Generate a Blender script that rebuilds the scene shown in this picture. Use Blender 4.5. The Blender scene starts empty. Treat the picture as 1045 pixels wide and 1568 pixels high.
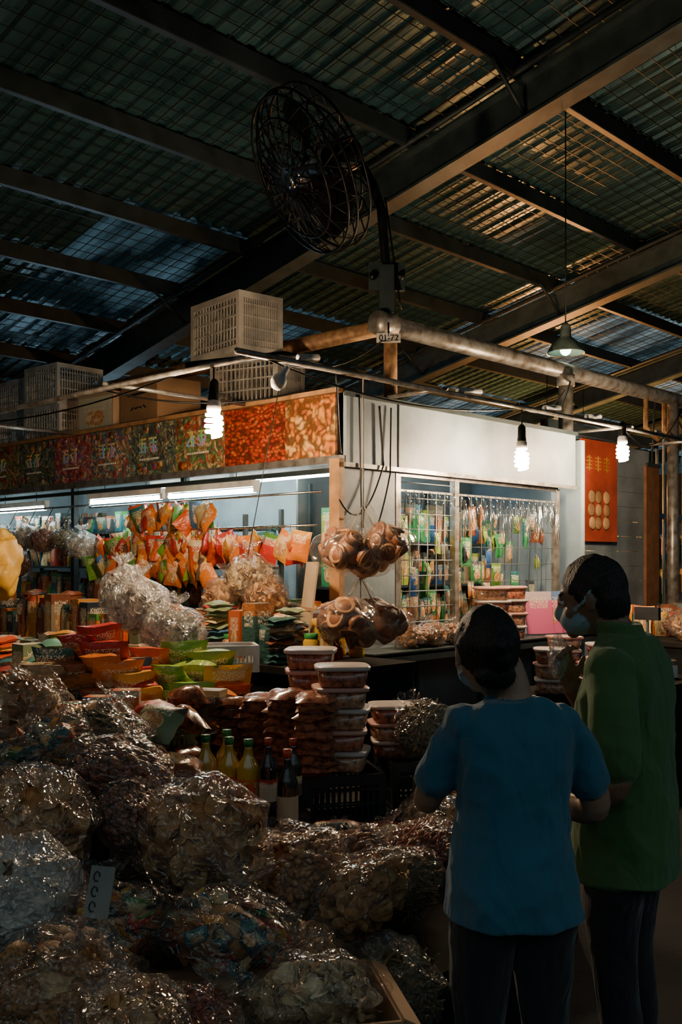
import bpy, math, random
from mathutils import Vector, Matrix, noise
from mathutils.bvhtree import BVHTree
R = random.Random(11)
rnd = R.random
def U(a, b): return a + (b - a) * rnd()
# World axes follow the stall: +X = along its right front, +Y = along its left front, origin = its corner post.
CX, CY = -4.69, -4.50
VY = math.atan2(.694, .72) - math.pi / 2
def A(x, d, z=0.0):
    """aisle plan coordinates (metres across the aisle, metres up the aisle) -> world"""
    return Vector((CX + .694 * x + .72 * d, CY - .72 * x + .694 * d, z))
def RZ(a): return Matrix.Rotation(a, 3, 'Z')
def RX(a): return Matrix.Rotation(a, 3, 'X')
def RY(a): return Matrix.Rotation(a, 3, 'Y')

# ---------------------------------------------------------------- materials
class G:
    def __init__(s, name):
        s.m = bpy.data.materials.new(name); s.m.use_nodes = True
        s.t = s.m.node_tree; s.t.nodes.clear()
        s.out = s.t.nodes.new('ShaderNodeOutputMaterial')
    def n(s, ty, ins=None, **pr):
        nd = s.t.nodes.new('ShaderNode' + ty)
        for k, v in pr.items(): setattr(nd, k, v)
        for k, v in (ins or {}).items():
            if isinstance(v, bpy.types.NodeSocket): s.t.links.new(v, nd.inputs[k])
            else: nd.inputs[k].default_value = v
        return nd
    def mix(s, f, a, b, bt='MIX'):
        nd = s.n('Mix', {0: f, 6: a, 7: b}, data_type='RGBA', blend_type=bt)
        return nd.outputs[2]
    def math(s, op, a, b=0.0):
        return s.n('Math', {0: a, 1: b}, operation=op).outputs[0]
    def ramp(s, f, stops, interp='LINEAR'):
        nd = s.n('ValToRGB', {0: f}); cr = nd.color_ramp; cr.interpolation = interp
        while len(cr.elements) > 1: cr.elements.remove(cr.elements[-1])
        cr.elements[0].position = stops[0][0]; cr.elements[0].color = c4(stops[0][1])
        for p, c in stops[1:]:
            e = cr.elements.new(p); e.color = c4(c)
        return nd.outputs[0]
    def surf(s, sh): s.t.links.new(sh, s.out.inputs[0]); return s.m
def c4(c):
    if isinstance(c, (int, float)): c = (c, c, c)
    return (c[0], c[1], c[2], 1.0)
def M(name, col, rough=.6, metal=0., var=.25, scale=6., bump=.15, bscale=30., coat=0., dark=None, spec=.5):
    g = G(name); tc = g.n('TexCoord')
    nz = g.n('TexNoise', {'Vector': tc.outputs['Object'], 'Scale': scale, 'Detail': 6.})
    d = dark if dark else tuple(max(0, x * (1 - var * 1.6)) for x in col)
    l = tuple(min(1, x * (1 + var * .6)) for x in col)
    c = g.ramp(nz.outputs[0], [(.3, d), (.62, l)])
    nb = g.n('TexNoise', {'Vector': tc.outputs['Object'], 'Scale': bscale, 'Detail': 4.})
    bp = g.n('Bump', {'Height': nb.outputs[0], 'Strength': bump, 'Distance': .01})
    b = g.n('BsdfPrincipled', {'Base Color': c, 'Roughness': rough, 'Metallic': metal, 'Normal': bp.outputs[0], 'Coat Weight': coat, 'Specular IOR Level': spec})
    return g.surf(b.outputs[0])
def EM(name, col, s):
    g = G(name); e = g.n('Emission', {'Color': c4(col), 'Strength': s}); return g.surf(e.outputs[0])
def PRINT(name, pal, rough=.3, label=True, crinkle=.35):
    g = G(name); uv = g.n('TexCoord').outputs['UV']
    fl = g.n('VectorMath', {0: uv}, operation='FLOOR').outputs[0]
    fr = g.n('VectorMath', {0: uv}, operation='FRACTION').outputs[0]
    w1 = g.n('TexWhiteNoise', {'Vector': fl}, noise_dimensions='3D').outputs[0]
    f2 = g.n('VectorMath', {0: fl, 1: (7.3, 3.1, 2.2)}, operation='ADD').outputs[0]
    w2 = g.n('TexWhiteNoise', {'Vector': f2}, noise_dimensions='3D').outputs[0]
    st = [(i / len(pal), p) for i, p in enumerate(pal)]
    base = g.ramp(w1, st, 'CONSTANT'); acc = g.ramp(w2, [(p, c) for (p, _), c in zip(st, pal[2:] + pal[:2])], 'CONSTANT')
    sp = g.n('SeparateXYZ', {0: fr}); x, y = sp.outputs[0], sp.outputs[1]
    col = base
    if label:
        band = g.math('GREATER_THAN', y, .78)
        col = g.mix(band, col, acc)
        dx = g.math('MULTIPLY', g.math('SUBTRACT', x, .5), 1.25); dy = g.math('MULTIPLY', g.math('SUBTRACT', y, .4), 1.5)
        dd = g.math('ADD', g.math('MULTIPLY', dx, dx), g.math('MULTIPLY', dy, dy))
        inn = g.math('LESS_THAN', dd, .13)
        fn = g.n('TexVoronoi', {'Vector': uv, 'Scale': 9.})
        food = g.ramp(fn.outputs[0], [(.1, (.6, .4, .16)), (.4, (.45, .16, .04)), (.8, (.65, .55, .35))])
        col = g.mix(g.math('MULTIPLY', inn, g.math('GREATER_THAN', w2, .35)), col, food)
        bx = g.n('TexNoise', {'Vector': g.n('VectorMath', {0: uv, 1: (18., 9., 1.)}, operation='MULTIPLY').outputs[0], 'Scale': 2., 'Detail': 0.})
        tl = g.math('MULTIPLY', g.math('GREATER_THAN', bx.outputs[0], .53), g.math('MULTIPLY', g.math('GREATER_THAN', y, .60), g.math('LESS_THAN', y, .86)))
        tl = g.math('MULTIPLY', tl, g.math('LESS_THAN', g.math('ABSOLUTE', g.math('SUBTRACT', x, .5)), .34))
        col = g.mix(tl, col, (.7, .62, .45, 1))
    ob = g.n('TexCoord').outputs['Object']
    vn = g.n('TexNoise', {'Vector': ob, 'Scale': 38., 'Detail': 2., 'Distortion': .8})
    bp = g.n('Bump', {'Height': vn.outputs[0], 'Strength': crinkle, 'Distance': .02})
    b = g.n('BsdfPrincipled', {'Base Color': col, 'Roughness': rough, 'Normal': bp.outputs[0]})
    return g.surf(b.outputs[0])
def FOOD(name, cols, scale, stretch=(1, 1, 1), dk=.85):
    g = G(name); ob = g.n('TexCoord').outputs['Object']
    v = g.n('VectorMath', {0: ob, 1: stretch}, operation='MULTIPLY').outputs[0]
    dn = g.n('TexNoise', {'Vector': ob, 'Scale': 7.})
    v = g.n('VectorMath', {0: v, 1: g.n('VectorMath', {0: dn.outputs[1], 1: (.25, .25, .25)}, operation='MULTIPLY').outputs[0]}, operation='ADD').outputs[0]
    vo = g.n('TexVoronoi', {'Vector': v, 'Scale': scale})
    sx = g.n('SeparateColor', {0: vo.outputs['Color']}).outputs[0]
    c = g.ramp(sx, [(i / len(cols), k) for i, k in enumerate(cols)], 'CONSTANT')
    c = g.mix(g.ramp(vo.outputs[0], [(.25, 0.), (.65, dk)]), c, (.04, .015, .008, 1))
    b = g.n('BsdfPrincipled', {'Base Color': c, 'Roughness': .35})
    return g.surf(b.outputs[0])
def PLASTIC(name, tint=(.96, .95, .93), milk=.03, fac=.025, rough=.12, sc=3.0, fk=.42):
    g = G(name); ob = g.n('TexCoord').outputs['Object']
    v1 = g.n('TexNoise', {'Vector': ob, 'Scale': sc, 'Detail': 1., 'Distortion': 1.6})
    h = g.math('ABSOLUTE', g.math('SUBTRACT', v1.outputs[0], .5))
    bp = g.n('Bump', {'Height': h, 'Strength': .55, 'Distance': .10})
    fr = g.n('LayerWeight', {0: .3, 'Normal': bp.outputs[0]}).outputs[1]
    f = g.math('ADD', g.math('MULTIPLY', fr, fk), fac)
    tr = g.n('BsdfTransparent', {0: c4(tint)})
    df = g.n('BsdfDiffuse', {0: (.8, .8, .8, 1), 'Normal': bp.outputs[0]})
    gl = g.n('BsdfGlossy', {0: (1, 1, 1, 1), 'Roughness': rough, 'Normal': bp.outputs[0]})
    a = g.n('MixShader', {0: milk, 1: tr.outputs[0], 2: df.outputs[0]})
    b = g.n('MixShader', {0: f, 1: a.outputs[0], 2: gl.outputs[0]})
    return g.surf(b.outputs[0])

m_steel = M('painted_steel', (.030, .045, .048), .5, .3)
m_beam = M('grey_beam', (.055, .085, .090), .55, .1)
m_pipe = M('galvanised_pipe', (.30, .29, .27), .38, .6, dark=(.14, .11, .08), scale=14)
m_rust = M('rusty_pipe', (.30, .17, .07), .6, .3, dark=(.14, .06, .03), scale=18)
m_black = M('black_iron', (.012, .013, .013), .4, .7)
m_wire = M('mesh_wire', (.04, .05, .048), .5, .6)
m_chrome = M('chrome', (.7, .7, .7), .2, 1.)
m_grille = M('grey_grille_wire', (.30, .33, .33), .4, .4)
m_white = M('white_paint', (.24, .295, .33), .5, var=.25, scale=2.5, dark=(.13, .165, .19))
m_wpl = M('white_plastic', (.62, .62, .60), .4)
m_crate = M('cloudy_crate_plastic', (.25, .235, .21), .5)
m_gcrate = M('grey_crate_plastic', (.32, .37, .40), .5)
m_bcrate = M('black_crate_plastic', (.02, .022, .025), .35)
m_grncrate = M('olive_crate_plastic', (.12, .14, .06), .45)
m_floor = M('dark_concrete', (.022, .022, .022), .85, scale=1.5, bump=.3, spec=.08)
m_top = M('dark_table_board', (.02, .018, .016), .9, spec=.08)
m_lowwall = M('grey_panel', (.10, .11, .105), .45, scale=2)
m_intwall = M('pale_blue_panel', (.25, .33, .37), .5, var=.1)
m_wood = M('orange_wood', (.42, .22, .09), .5, scale=10)
m_dwood = M('dark_board', (.18, .075, .03), .5, scale=10)
m_card = M('cardboard', (.32, .18, .085), .8, var=.1)
m_card2 = M('pale_cardboard', (.42, .32, .21), .8, var=.1)
m_cloth = M('dark_cloth', (.015, .015, .016), .9, spec=.1)
m_rope = M('twine', (.3, .25, .2), .8)
m_red = M('red_print', (.45, .05, .02), .4)
m_redlid = M('pink_lid', (.50, .26, .21), .35, var=.1)
m_clearlid = M('milky_lid', (.46, .40, .37), .3, var=.1)
m_tub = M('tub_of_preserves', (.33, .11, .06), .22, var=.5, scale=45, coat=.5)
m_tub2 = M('tub_of_dried_fruit', (.42, .22, .13), .22, var=.5, scale=45, coat=.5)
m_pack = M('preserved_plum_packet', (.24, .08, .04), .2, var=.55, scale=40, coat=.6)
m_oil = M('oil_bottle', (.50, .30, .02), .08, var=.15, coat=1.)
m_soy = M('soy_bottle', (.012, .006, .004), .06, coat=1.)
m_grn = M('green_cap', (.03, .22, .05), .4)
m_yel = M('yellow_cloth', (.65, .36, .03), .55)
m_paper = M('paper', (.5, .48, .42), .7, var=.08)
m_tag = M('aged_tag_paper', (.24, .23, .20), .8, var=.1)
m_ink = M('ink', (.02, .02, .03), .6)
warm = (1., .71, .43)
e_cfl = EM('cfl_glow', warm, 920.)
e_tube = EM('tube_glow', (.85, 1., .97), 52.)
e_tubef = EM('far_tube_glow', (.75, .93, 1.), 40.)
p_snack = PRINT('snack_print', [(.65, .16, .02), (.50, .03, .02), (.70, .42, .05), (.08, .24, .04), (.55, .08, .02), (.6, .48, .26), (.04, .17, .19), (.60, .25, .03)])
p_dark = PRINT('dark_packet_print', [(.02, .03, .04), (.22, .07, .03), (.03, .09, .08), (.35, .12, .03), (.12, .09, .07), (.02, .11, .13), (.30, .23, .14)])
p_box = PRINT('carton_print', [(.45, .10, .03), (.08, .2, .16), (.45, .34, .15), (.4, .04, .03), (.16, .2, .1), (.42, .38, .30), (.04, .10, .2), (.10, .07, .05)], .45, crinkle=.05)
p_orange = PRINT('orange_packet_print', [(.72, .20, .02), (.62, .10, .02), (.72, .34, .04), (.42, .03, .02), (.6, .16, .02)])
p_lime = PRINT('lime_packet_print', [(.16, .34, .03), (.24, .36, .04), (.07, .2, .03)])
p_green = PRINT('green_goods_print', [(.02, .20, .06), (.02, .08, .24), (.03, .24, .10), (.18, .18, .13), (.02, .14, .16), (.22, .30, .03), (.04, .05, .06)], .4)
p_pink = PRINT('magazine_print', [(.6, .12, .25), (.3, .10, .34), (.5, .4, .42), (.12, .2, .38)], .3, crinkle=.02)
p_carton = PRINT('white_green_print', [(.5, .5, .36), (.46, .46, .36), (.1, .25, .1)], .6, crinkle=.02)
p_clear = PLASTIC('clear_bag_plastic')
p_thin = PLASTIC('thin_clear_bag', milk=.03, fac=.02, fk=.26)
p_clear2 = PLASTIC('milky_bag_plastic', (.96, .97, .97), .16, .04, .16)
foods = {
 'mushroom': [M('mushroom_cap', (.34, .16, .06), .6, scale=20, var=.5), M('mushroom_rim', (.50, .31, .15), .6)],
 'cracker': [M('cracker_a', (.60, .36, .16), .5), M('cracker_b', (.50, .26, .11), .5)],
 'date': [M('date_a', (.17, .055, .03), .3, coat=.4), M('date_b', (.28, .10, .045), .35)],
 'peanut': [M('peanut_a', (.42, .22, .09), .5), M('peanut_b', (.32, .14, .06), .5)],
 'fungus': [M('fungus_a', (.58, .45, .27), .6), M('fungus_b', (.50, .34, .18), .6)],
 'chili': [M('chili_a', (.34, .05, .02), .3), M('chili_b', (.32, .10, .03), .3)],
 'herb': [M('herb_a', (.15, .12, .06), .7), M('herb_b', (.25, .17, .08), .7)],
 'sweets': [p_dark, p_snack],
 'white': [M('prawn_chip', (.60, .55, .47), .5), M('prawn_chip_b', (.52, .44, .35), .5)],
}

# ---------------------------------------------------------------- mesh builder
class MB:
    def __init__(s): s.v = []; s.f = []; s.mi = []; s.uv = []; s.sm = []; s.mats = []
    def idx(s, m):
        if m not in s.mats: s.mats.append(m)
        return s.mats.index(m)
    def add(s, vs, fs, mat, uvs=None, smooth=True):
        o = len(s.v); s.v.extend(vs); k = s.idx(mat)
        for i, f in enumerate(fs):
            s.f.append([a + o for a in f]); s.mi.append(k); s.sm.append(smooth)
            s.uv.append(uvs[i] if uvs else [(0, 0)] * len(f))
    def box(s, c, sz, mat, rot=None, uid=None, bev=0.):
        c = Vector(c); h = Vector(sz) / 2; vs = []
        for x in (-1, 1):
            for y in (-1, 1):
                for z in (-1, 1):
                    p = Vector((x * h.x, y * h.y, z * h.z)); vs.append(c + (rot @ p if rot else p))
        fs = [(0, 1, 3, 2), (4, 6, 7, 5), (0, 4, 5, 1), (2, 3, 7, 6), (0, 2, 6, 4), (1, 5, 7, 3)]
        uvs = None
        if uid is not None:
            e = .01; L = [[(0, 0), (0, 1), (1, 1), (1, 0)], [(0, 0), (1, 0), (1, 1), (0, 1)], [(0, 0), (1, 0), (1, 1), (0, 1)], [(0, 0), (0, 1), (1, 1), (1, 0)], [(0, 0), (1, 0), (1, 1), (0, 1)], [(0, 0), (1, 0), (1, 1), (0, 1)]]
            uvs = [[(uid + e + a * (1 - 2 * e), e + b * (1 - 2 * e)) for a, b in l] for l in L]
        s.add(vs, fs, mat, uvs, False)
    def loft(s, rings, mat, cap=True, closed=False):
        n = len(rings[0]); vs = [p for r in rings for p in r]; fs = []
        k = len(rings)
        for i in range(k if closed else k - 1):
            j = (i + 1) % k
            for a in range(n):
                b = (a + 1) % n; fs.append((i * n + a, i * n + b, j * n + b, j * n + a))
        if cap and not closed:
            fs.append(tuple(range(n - 1, -1, -1))); fs.append(tuple((k - 1) * n + a for a in range(n)))
        s.add(vs, fs, mat)
    def tube(s, pts, r, mat, n=8, closed=False):
        pts = [Vector(p) for p in pts]; k = len(pts)
        rs = r if isinstance(r, (list, tuple)) else [r] * k
        rings = []; up = None
        for i, p in enumerate(pts):
            if closed: t = pts[(i + 1) % k] - pts[i - 1]
            else: t = pts[min(i + 1, k - 1)] - pts[max(i - 1, 0)]
            t = t.normalized() if t.length > 1e-9 else Vector((0, 0, 1))
            if up is None: up = Vector((0, 0, 1)) if abs(t.z) < .9 else Vector((1, 0, 0))
            sd = t.cross(up)
            if sd.length < 1e-5: sd = t.orthogonal()
            sd.normalize(); up = sd.cross(t).normalized()
            rings.append([p + (sd * math.cos(2 * math.pi * a / n) + up * math.sin(2 * math.pi * a / n)) * rs[i] for a in range(n)])
        s.loft(rings, mat, True, closed)
    def ell(s, c, rad, mat, rot=None, seg=16, rin=10, fn=None):
        c = Vector(c); vs = [Vector((0, 0, -1))]
        for i in range(1, rin):
            t = -math.pi / 2 + math.pi * i / rin
            for a in range(seg):
                an = 2 * math.pi * a / seg; vs.append(Vector((math.cos(t) * math.cos(an), math.cos(t) * math.sin(an), math.sin(t))))
        vs.append(Vector((0, 0, 1))); out = []
        for v in vs:
            p = Vector((v.x * rad[0], v.y * rad[1], v.z * rad[2]))
            if fn: p = fn(v, p)
            out.append(c + (rot @ p if rot else p))
        fs = []; L = len(out) - 1
        for a in range(seg):
            b = (a + 1) % seg; fs.append((0, 1 + b, 1 + a)); o = 1 + (rin - 2) * seg; fs.append((o + a, o + b, L))
            for i in range(rin - 2):
                q = 1 + i * seg; fs.append((q + a, q + b, q + seg + b, q + seg + a))
        s.add(out, fs, mat)
    def lathe(s, c, prof, mat, n=20, rot=None, sq=0.):
        c = Vector(c); rings = []
        for r, z in prof:
            ring = []
            for a in range(n):
                t = 2 * math.pi * a / n; x, y = math.cos(t), math.sin(t)
                if sq:
                    k = (abs(x) ** sq + abs(y) ** sq) ** (-1 / sq); x *= k; y *= k
                p = Vector((x * r, y * r, z)); ring.append(c + (rot @ p if rot else p))
            rings.append(ring)
        s.loft(rings, mat)
    def pillow(s, c, w, h, t, rot, mat, uid, nx=8, nz=8):
        c = Vector(c); sd = U(0, 50)
        for side in (1, -1):
            vs = []; fs = []; uvs = []
            for j in range(nz + 1):
                for i in range(nx + 1):
                    x = i / nx * 2 - 1; z = j / nz * 2 - 1
                    th = max(0, (1 - abs(x) ** 2.6)) ** .6 * max(0, (1 - abs(z) ** 3.5)) ** .7
                    wr = noise.noise(Vector((x * 2.3 + sd, z * 2.3, side))) * .25
                    bend = .12 * h * noise.noise(Vector((x * .9 + sd, z * .9, 5.)))
                    p = Vector((x * w / 2 * (1 - .05 * (1 - z * z)), side * t / 2 * th * (1 + wr) + bend, z * h / 2 * (1 - .04 * (1 - x * x))))
                    vs.append(c + rot @ p)
            for j in range(nz):
                for i in range(nx):
                    a = j * (nx + 1) + i; q = (a, a + 1, a + nx + 2, a + nx + 1)
                    u0, v0, u1, v1 = i / nx * .98 + .01, j / nz * .98 + .01, (i + 1) / nx * .98 + .01, (j + 1) / nz * .98 + .01
                    uq = [(uid + u0, v0), (uid + u1, v0), (uid + u1, v1), (uid + u0, v1)]
                    if side == 1: q = q[::-1]; uq = uq[::-1]
                    fs.append(q); uvs.append(uq)
            s.add(vs, fs, mat, uvs)
    def mesh(s, name):
        me = bpy.data.meshes.new(name); me.from_pydata([tuple(v) for v in s.v], [], s.f)
        for m in s.mats: me.materials.append(m)
        me.polygons.foreach_set('material_index', s.mi); me.polygons.foreach_set('use_smooth', s.sm)
        ul = me.uv_layers.new(name='UV'); flat = []
        for q in s.uv:
            for a in q: flat.extend(a)
        ul.data.foreach_set('uv', flat); me.update(); return me
    def obj(s, name, parent=None):
        me = s.mesh(name); o = bpy.data.objects.new(name, me); bpy.context.collection.objects.link(o)
        if s.v:
            mn = Vector([min(v[i] for v in s.v) for i in range(3)]); mx = Vector([max(v[i] for v in s.v) for i in range(3)])
            if parent is None:
                c = (mn + mx) / 2; c.z = mn.z; me.transform(Matrix.Translation(-c)); o.location = c
        if parent: o.parent = parent
        return o
UID = [0]
def uid(): UID[0] += 1; return UID[0] % 400
def place(me, name, loc, sc=(1, 1, 1), rot=(0, 0, 0)):
    o = bpy.data.objects.new(name, me); bpy.context.collection.objects.link(o)
    o.location = loc; o.scale = sc if not isinstance(sc, (int, float)) else (sc,) * 3; o.rotation_euler = rot; return o

# ---------------------------------------------------------------- room shell
b = MB(); b.box((4, 4, -.05), (34, 34, .1), m_floor); b.obj('floor')
def roofz(y): return 5.73 - .209 * y
g = G('foil_roof_sheet'); ob = g.n('TexCoord').outputs['Object']
n1 = g.n('TexNoise', {'Vector': g.n('VectorMath', {0: ob, 1: (6., .35, 1.)}, operation='MULTIPLY').outputs[0], 'Scale': 2., 'Detail': 5.})
col = g.mix(n1.outputs[0], (.018, .062, .075, 1), (.075, .19, .215, 1))
bp = g.n('Bump', {'Height': n1.outputs[0], 'Strength': .5, 'Distance': .03})
bb = g.n('BsdfPrincipled', {'Base Color': col, 'Roughness': .34, 'Metallic': .35, 'Normal': bp.outputs[0]})
m_roof = g.surf(bb.outputs[0])
g = G('translucent_roof_sheet'); ob = g.n('TexCoord').outputs['Object']
n1 = g.n('TexNoise', {'Vector': g.n('VectorMath', {0: ob, 1: (3., .5, 1.)}, operation='MULTIPLY').outputs[0], 'Scale': 1.5, 'Detail': 5.})
col = g.ramp(n1.outputs[0], [(.38, (.03, .06, .07)), (.7, (.60, .70, .75))])
tl = g.n('BsdfTranslucent', {0: col}); df = g.n('BsdfGlossy', {0: (.2, .28, .3, 1), 'Roughness': .35})
m_sky = g.surf(g.n('MixShader', {0: .3, 1: tl.outputs[0], 2: df.outputs[0]}).outputs[0])
g = G('aged_translucent_sheet'); ob = g.n('TexCoord').outputs['Object']
n1 = g.n('TexNoise', {'Vector': g.n('VectorMath', {0: ob, 1: (1.6, .8, 1.)}, operation='MULTIPLY').outputs[0], 'Scale': 1.2, 'Detail': 6.})
col = g.ramp(n1.outputs[0], [(.45, (.008, .02, .026)), (.72, (.22, .34, .42))])
tl = g.n('BsdfTranslucent', {0: col}); df = g.n('BsdfPrincipled', {0: (.03, .075, .10, 1), 'Roughness': .35, 'Metallic': .4})
m_sky2 = g.surf(g.n('MixShader', {0: .5, 1: tl.outputs[0], 2: df.outputs[0]}).outputs[0])
def build_roof():
    b = MB(); xs = []; x = -10.
    while x < 20.:
        xs += [(x, 0), (x + .05, 0), (x + .07, .03), (x + .13, .03), (x + .15, 0)]; x += .2
    ys = [2.4 + 1.15 * i for i in range(-10, 12)]
    vs = [Vector((x, y, roofz(y) + .07 + dz)) for y in ys for x, dz in xs]; n = len(xs)
    F = {m_roof: [], m_sky: [], m_sky2: []}
    for j in range(len(ys) - 1):
        for i in range(n - 1):
            x = xs[i][0]; m = m_roof
            if x > 6.7 and j in (10, 11, 13, 15) and int((x + 50) / .9) % 4 != 0: m = m_sky
            elif x < 2.2 and j in (11, 12, 13, 15) and int((x + 50) / 1.3) % 3 != 2: m = m_sky2
            elif 2.4 < x < 6.4 and j in (12, 14, 16) and int((x + 50) / 1.1) % 3 == 1: m = m_sky2
            F[m].append((j * n + i, j * n + i + 1, (j + 1) * n + i + 1, (j + 1) * n + i))
    b.add(vs, F[m_roof], m_roof, None, False)
    for m in (m_sky, m_sky2):
        k = b.idx(m)
        for f in F[m]: b.f.append(list(f)); b.mi.append(k); b.sm.append(False); b.uv.append([(0, 0)] * 4)
    b.obj('ceiling')
    b = MB(); sl = math.atan(-.209); rx = RX(sl); y0, y1 = ys[0], ys[-1]; L = (y1 - y0) / math.cos(sl)
    x = -10.
    while x < 19.9:
        b.box((x, (y0 + y1) / 2, roofz((y0 + y1) / 2) + .04), (.006, L, .006), m_wire, rx); x += .15
    y = y0
    while y < y1:
        b.box((4.95, y, roofz(y) + .034), (29.9, .006, .006), m_wire); y += .15
    b.obj('roof_wire_mesh')
    b = MB()
    for y in ys:
        z = roofz(y)
        b.box((4.95, y, z - .04), (29.9, .012, .15), m_steel); b.box((4.95, y + .03, z + .03), (29.9, .06, .01), m_steel); b.box((4.95, y + .03, z - .115), (29.9, .06, .01), m_steel)
    b.obj('roof_purlins')
    for x in (-2., 2.31, 6.6, 10.9, 15.2):
        b = MB(); ym = 3.9; zm = roofz(ym) - .13 - .17; L = 18.5
        b.box((x, ym, zm), (.03, L, .32), m_beam, rx); b.box((x, ym, zm + .17), (.2, L, .025), m_beam, rx); b.box((x, ym, zm - .17), (.2, L, .025), m_beam, rx)
        for yy in (-5.1, 12.9):
            b.box((x, yy, (roofz(yy) - .4) / 2), (.2, .2, roofz(yy) - .4), m_beam)
        b.tube([(x - .16, ym - 8, roofz(ym - 8) - .1), (x - .16, ym + 8, roofz(ym + 8) - .1)], .03, m_steel)
        for yy in (-2.2, .1, 2.4, 4.7, 7.0):
            b.tube([(x - .02, yy, roofz(yy) - .42), (x - .5, yy, roofz(yy) - .1)], .018, m_steel)
            b.tube([(x + .02, yy, roofz(yy) - .42), (x + .5, yy, roofz(yy) - .1)], .018, m_steel)
        b.obj('roof_rafter')
build_roof()
m_dwall = M('dark_corrugated_wall', (.03, .035, .04), .6)
b = MB()
for i in range(60): b.box((19, -6 + i * .32, 1.9), (.05, .2, 3.8), m_dwall)
b.box((19.05, 3.4, 1.9), (.04, 19.5, 3.8), m_dwall); b.obj('wall_right')
b = MB()
for i in range(90): b.box((-9.5 + i * .32, 14.2, 1.15), (.2, .05, 2.3), m_dwall)
b.box((4.9, 14.25, 1.15), (29, .04, 2.3), m_dwall); b.obj('wall_back')

# ---------------------------------------------------------------- stall building
def stall():
    b = MB()
    b.box((.26, .03, 1.85), (.52, .06, 1.72), m_white)
    b.box((1.43, .0, 2.475), (2.86, .06, .47), m_white)
    b.box((1.43, -.035, 2.70), (2.9, .02, .03), m_steel); b.box((1.43, -.035, 2.235), (2.9, .02, .03), m_pipe)
    b.box((.52, -.033, 2.475), (.008, .008, .45), m_steel)
    b.box((1.5, .04, .49), (3.0, .08, .98), m_lowwall)
    for x in (0.02, .75, 1.5, 2.25, 2.97): b.box((x, -.005, .49), (.03, .02, .98), m_steel)
    b.obj('wall_stall_front')
    b = MB(); b.box((1.5, -.12, .995), (3.05, .34, .03), m_steel); b.box((1.5, -.28, .97), (3.05, .02, .06), m_steel); b.obj('window_counter')
    b = MB(); b.box((2.95, 2.4, 1.35), (.06, 4.9, 2.6), m_intwall); b.box((1.5, 4.88, 1.35), (3, .06, 2.6), m_intwall)
    b.box((1.05, 2.95, 1.3), (.05, 3.8, 2.6), m_intwall); b.box((1.5, 2.46, 2.66), (3.0, 4.88, .04), m_steel)
    b.obj('wall_stall_interior')
    b = MB(); b.box((-.04, .02, 1.6), (.05, .09, 1.35), m_wood); b.box((-.03, 2.45, 2.27), (.06, 4.95, .05), m_pipe); b.box((-.05, 2.45, 2.72), (.05, 4.95, .03), m_wood)
    b.box((-.04, 2.45, 2.20), (.04, 4.9, .03), m_steel)
    for y in (1.7, 3.3, 4.85): b.box((0.0, y, 1.2), (.05, .05, 2.3), m_steel)
    b.obj('stall_opening_frame')
stall()
def banner():
    b = MB()
    ms = [FOOD('banner_orange_shrimp', [(.75, .30, .06), (.66, .20, .04), (.8, .44, .15)], 18.),
          FOOD('banner_red_chili', [(.60, .07, .02), (.68, .14, .03), (.42, .04, .02)], 8., (1, 3.2, 5.5)),
          FOOD('banner_green_herbs', [(.20, .34, .12), (.55, .32, .12), (.65, .48, .22), (.12, .20, .10), (.5, .12, .06)], 30., dk=.6),
          FOOD('banner_dark_beans', [(.10, .18, .16), (.30, .27, .18), (.5, .42, .25), (.18, .32, .20), (.08, .10, .10)], 34., dk=.6),
          FOOD('banner_mixed_nuts', [(.58, .32, .15), (.18, .40, .36), (.6, .18, .14), (.7, .58, .4), (.12, .16, .25)], 32., dk=.6),
          FOOD('banner_red_dates', [(.62, .10, .12), (.7, .22, .16), (.6, .42, .38), (.4, .06, .14), (.15, .22, .34)], 32., dk=.6)]
    edges = [.02, .50, 1.15, 1.75, 2.35, 2.95, 3.55, 4.2, 4.88]; sel = [0, 1, 2, 3, 4, 5, 3, 2]
    for i in range(8):
        y0, y1 = edges[i], edges[i + 1]; b.box((-.045, (y0 + y1) / 2, 2.495), (.02, y1 - y0, .41), ms[sel[i]])
    cols = [(.75, .18, .14), (.8, .5, .12), (.75, .7, .2), (.22, .6, .3), (.25, .48, .8), (.55, .3, .65), (.7, .68, .6)]
    gm = [M('banner_ink_%d' % i, c, .4, var=.05) for i, c in enumerate(cols)]
    rr = random.Random(3)
    for i in range(2, 8):
        yc = (edges[i] + edges[i + 1]) / 2 + rr.uniform(-.04, .04)
        for k in range(2):
            cy = yc + .12 - k * .135; cz = 2.53; s0 = .034
            for s in range(4): b.box((-.058, cy + rr.uniform(-.02, .02), cz - .05 + s * s0), (.006, rr.uniform(.05, .10), .014), gm[min(5, 4 - s + k % 2)])
            b.box((-.0585, cy + rr.uniform(-.02, .02), cz), (.006, .014, .12), gm[(k + i) % 6])
            b.box((-.0588, cy + .03, cz - .02), (.006, .012, .08), gm[(k + i + 2) % 6], RX(rr.uniform(-.7, .7))); b.box((-.0588, cy - .03, cz - .02), (.006, .012, .08), gm[(k + 4) % 6], RX(rr.uniform(-.7, .7)))
        for k in range(10): b.box((-.058, yc + .16 - k * .027, 2.42), (.006, rr.uniform(.008, .02), .014), gm[6])
        for q in range(9):
            b.lathe((-.058, yc + rr.uniform(-.27, .27), rr.choice((2.335, 2.66, 2.36, 2.64))), [(0, .0), (.035, .0), (.03, .004), (0, .005)], ms[rr.choice((0, 1, 2, 4, 5))], 12, RY(-math.pi / 2))
    b.obj('shop_banner')
banner()
b = MB()
for x in (.55, 1.22, 2.62): b.box((x, .02, 1.6), (.05, .05, 1.22), m_pipe)
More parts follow.
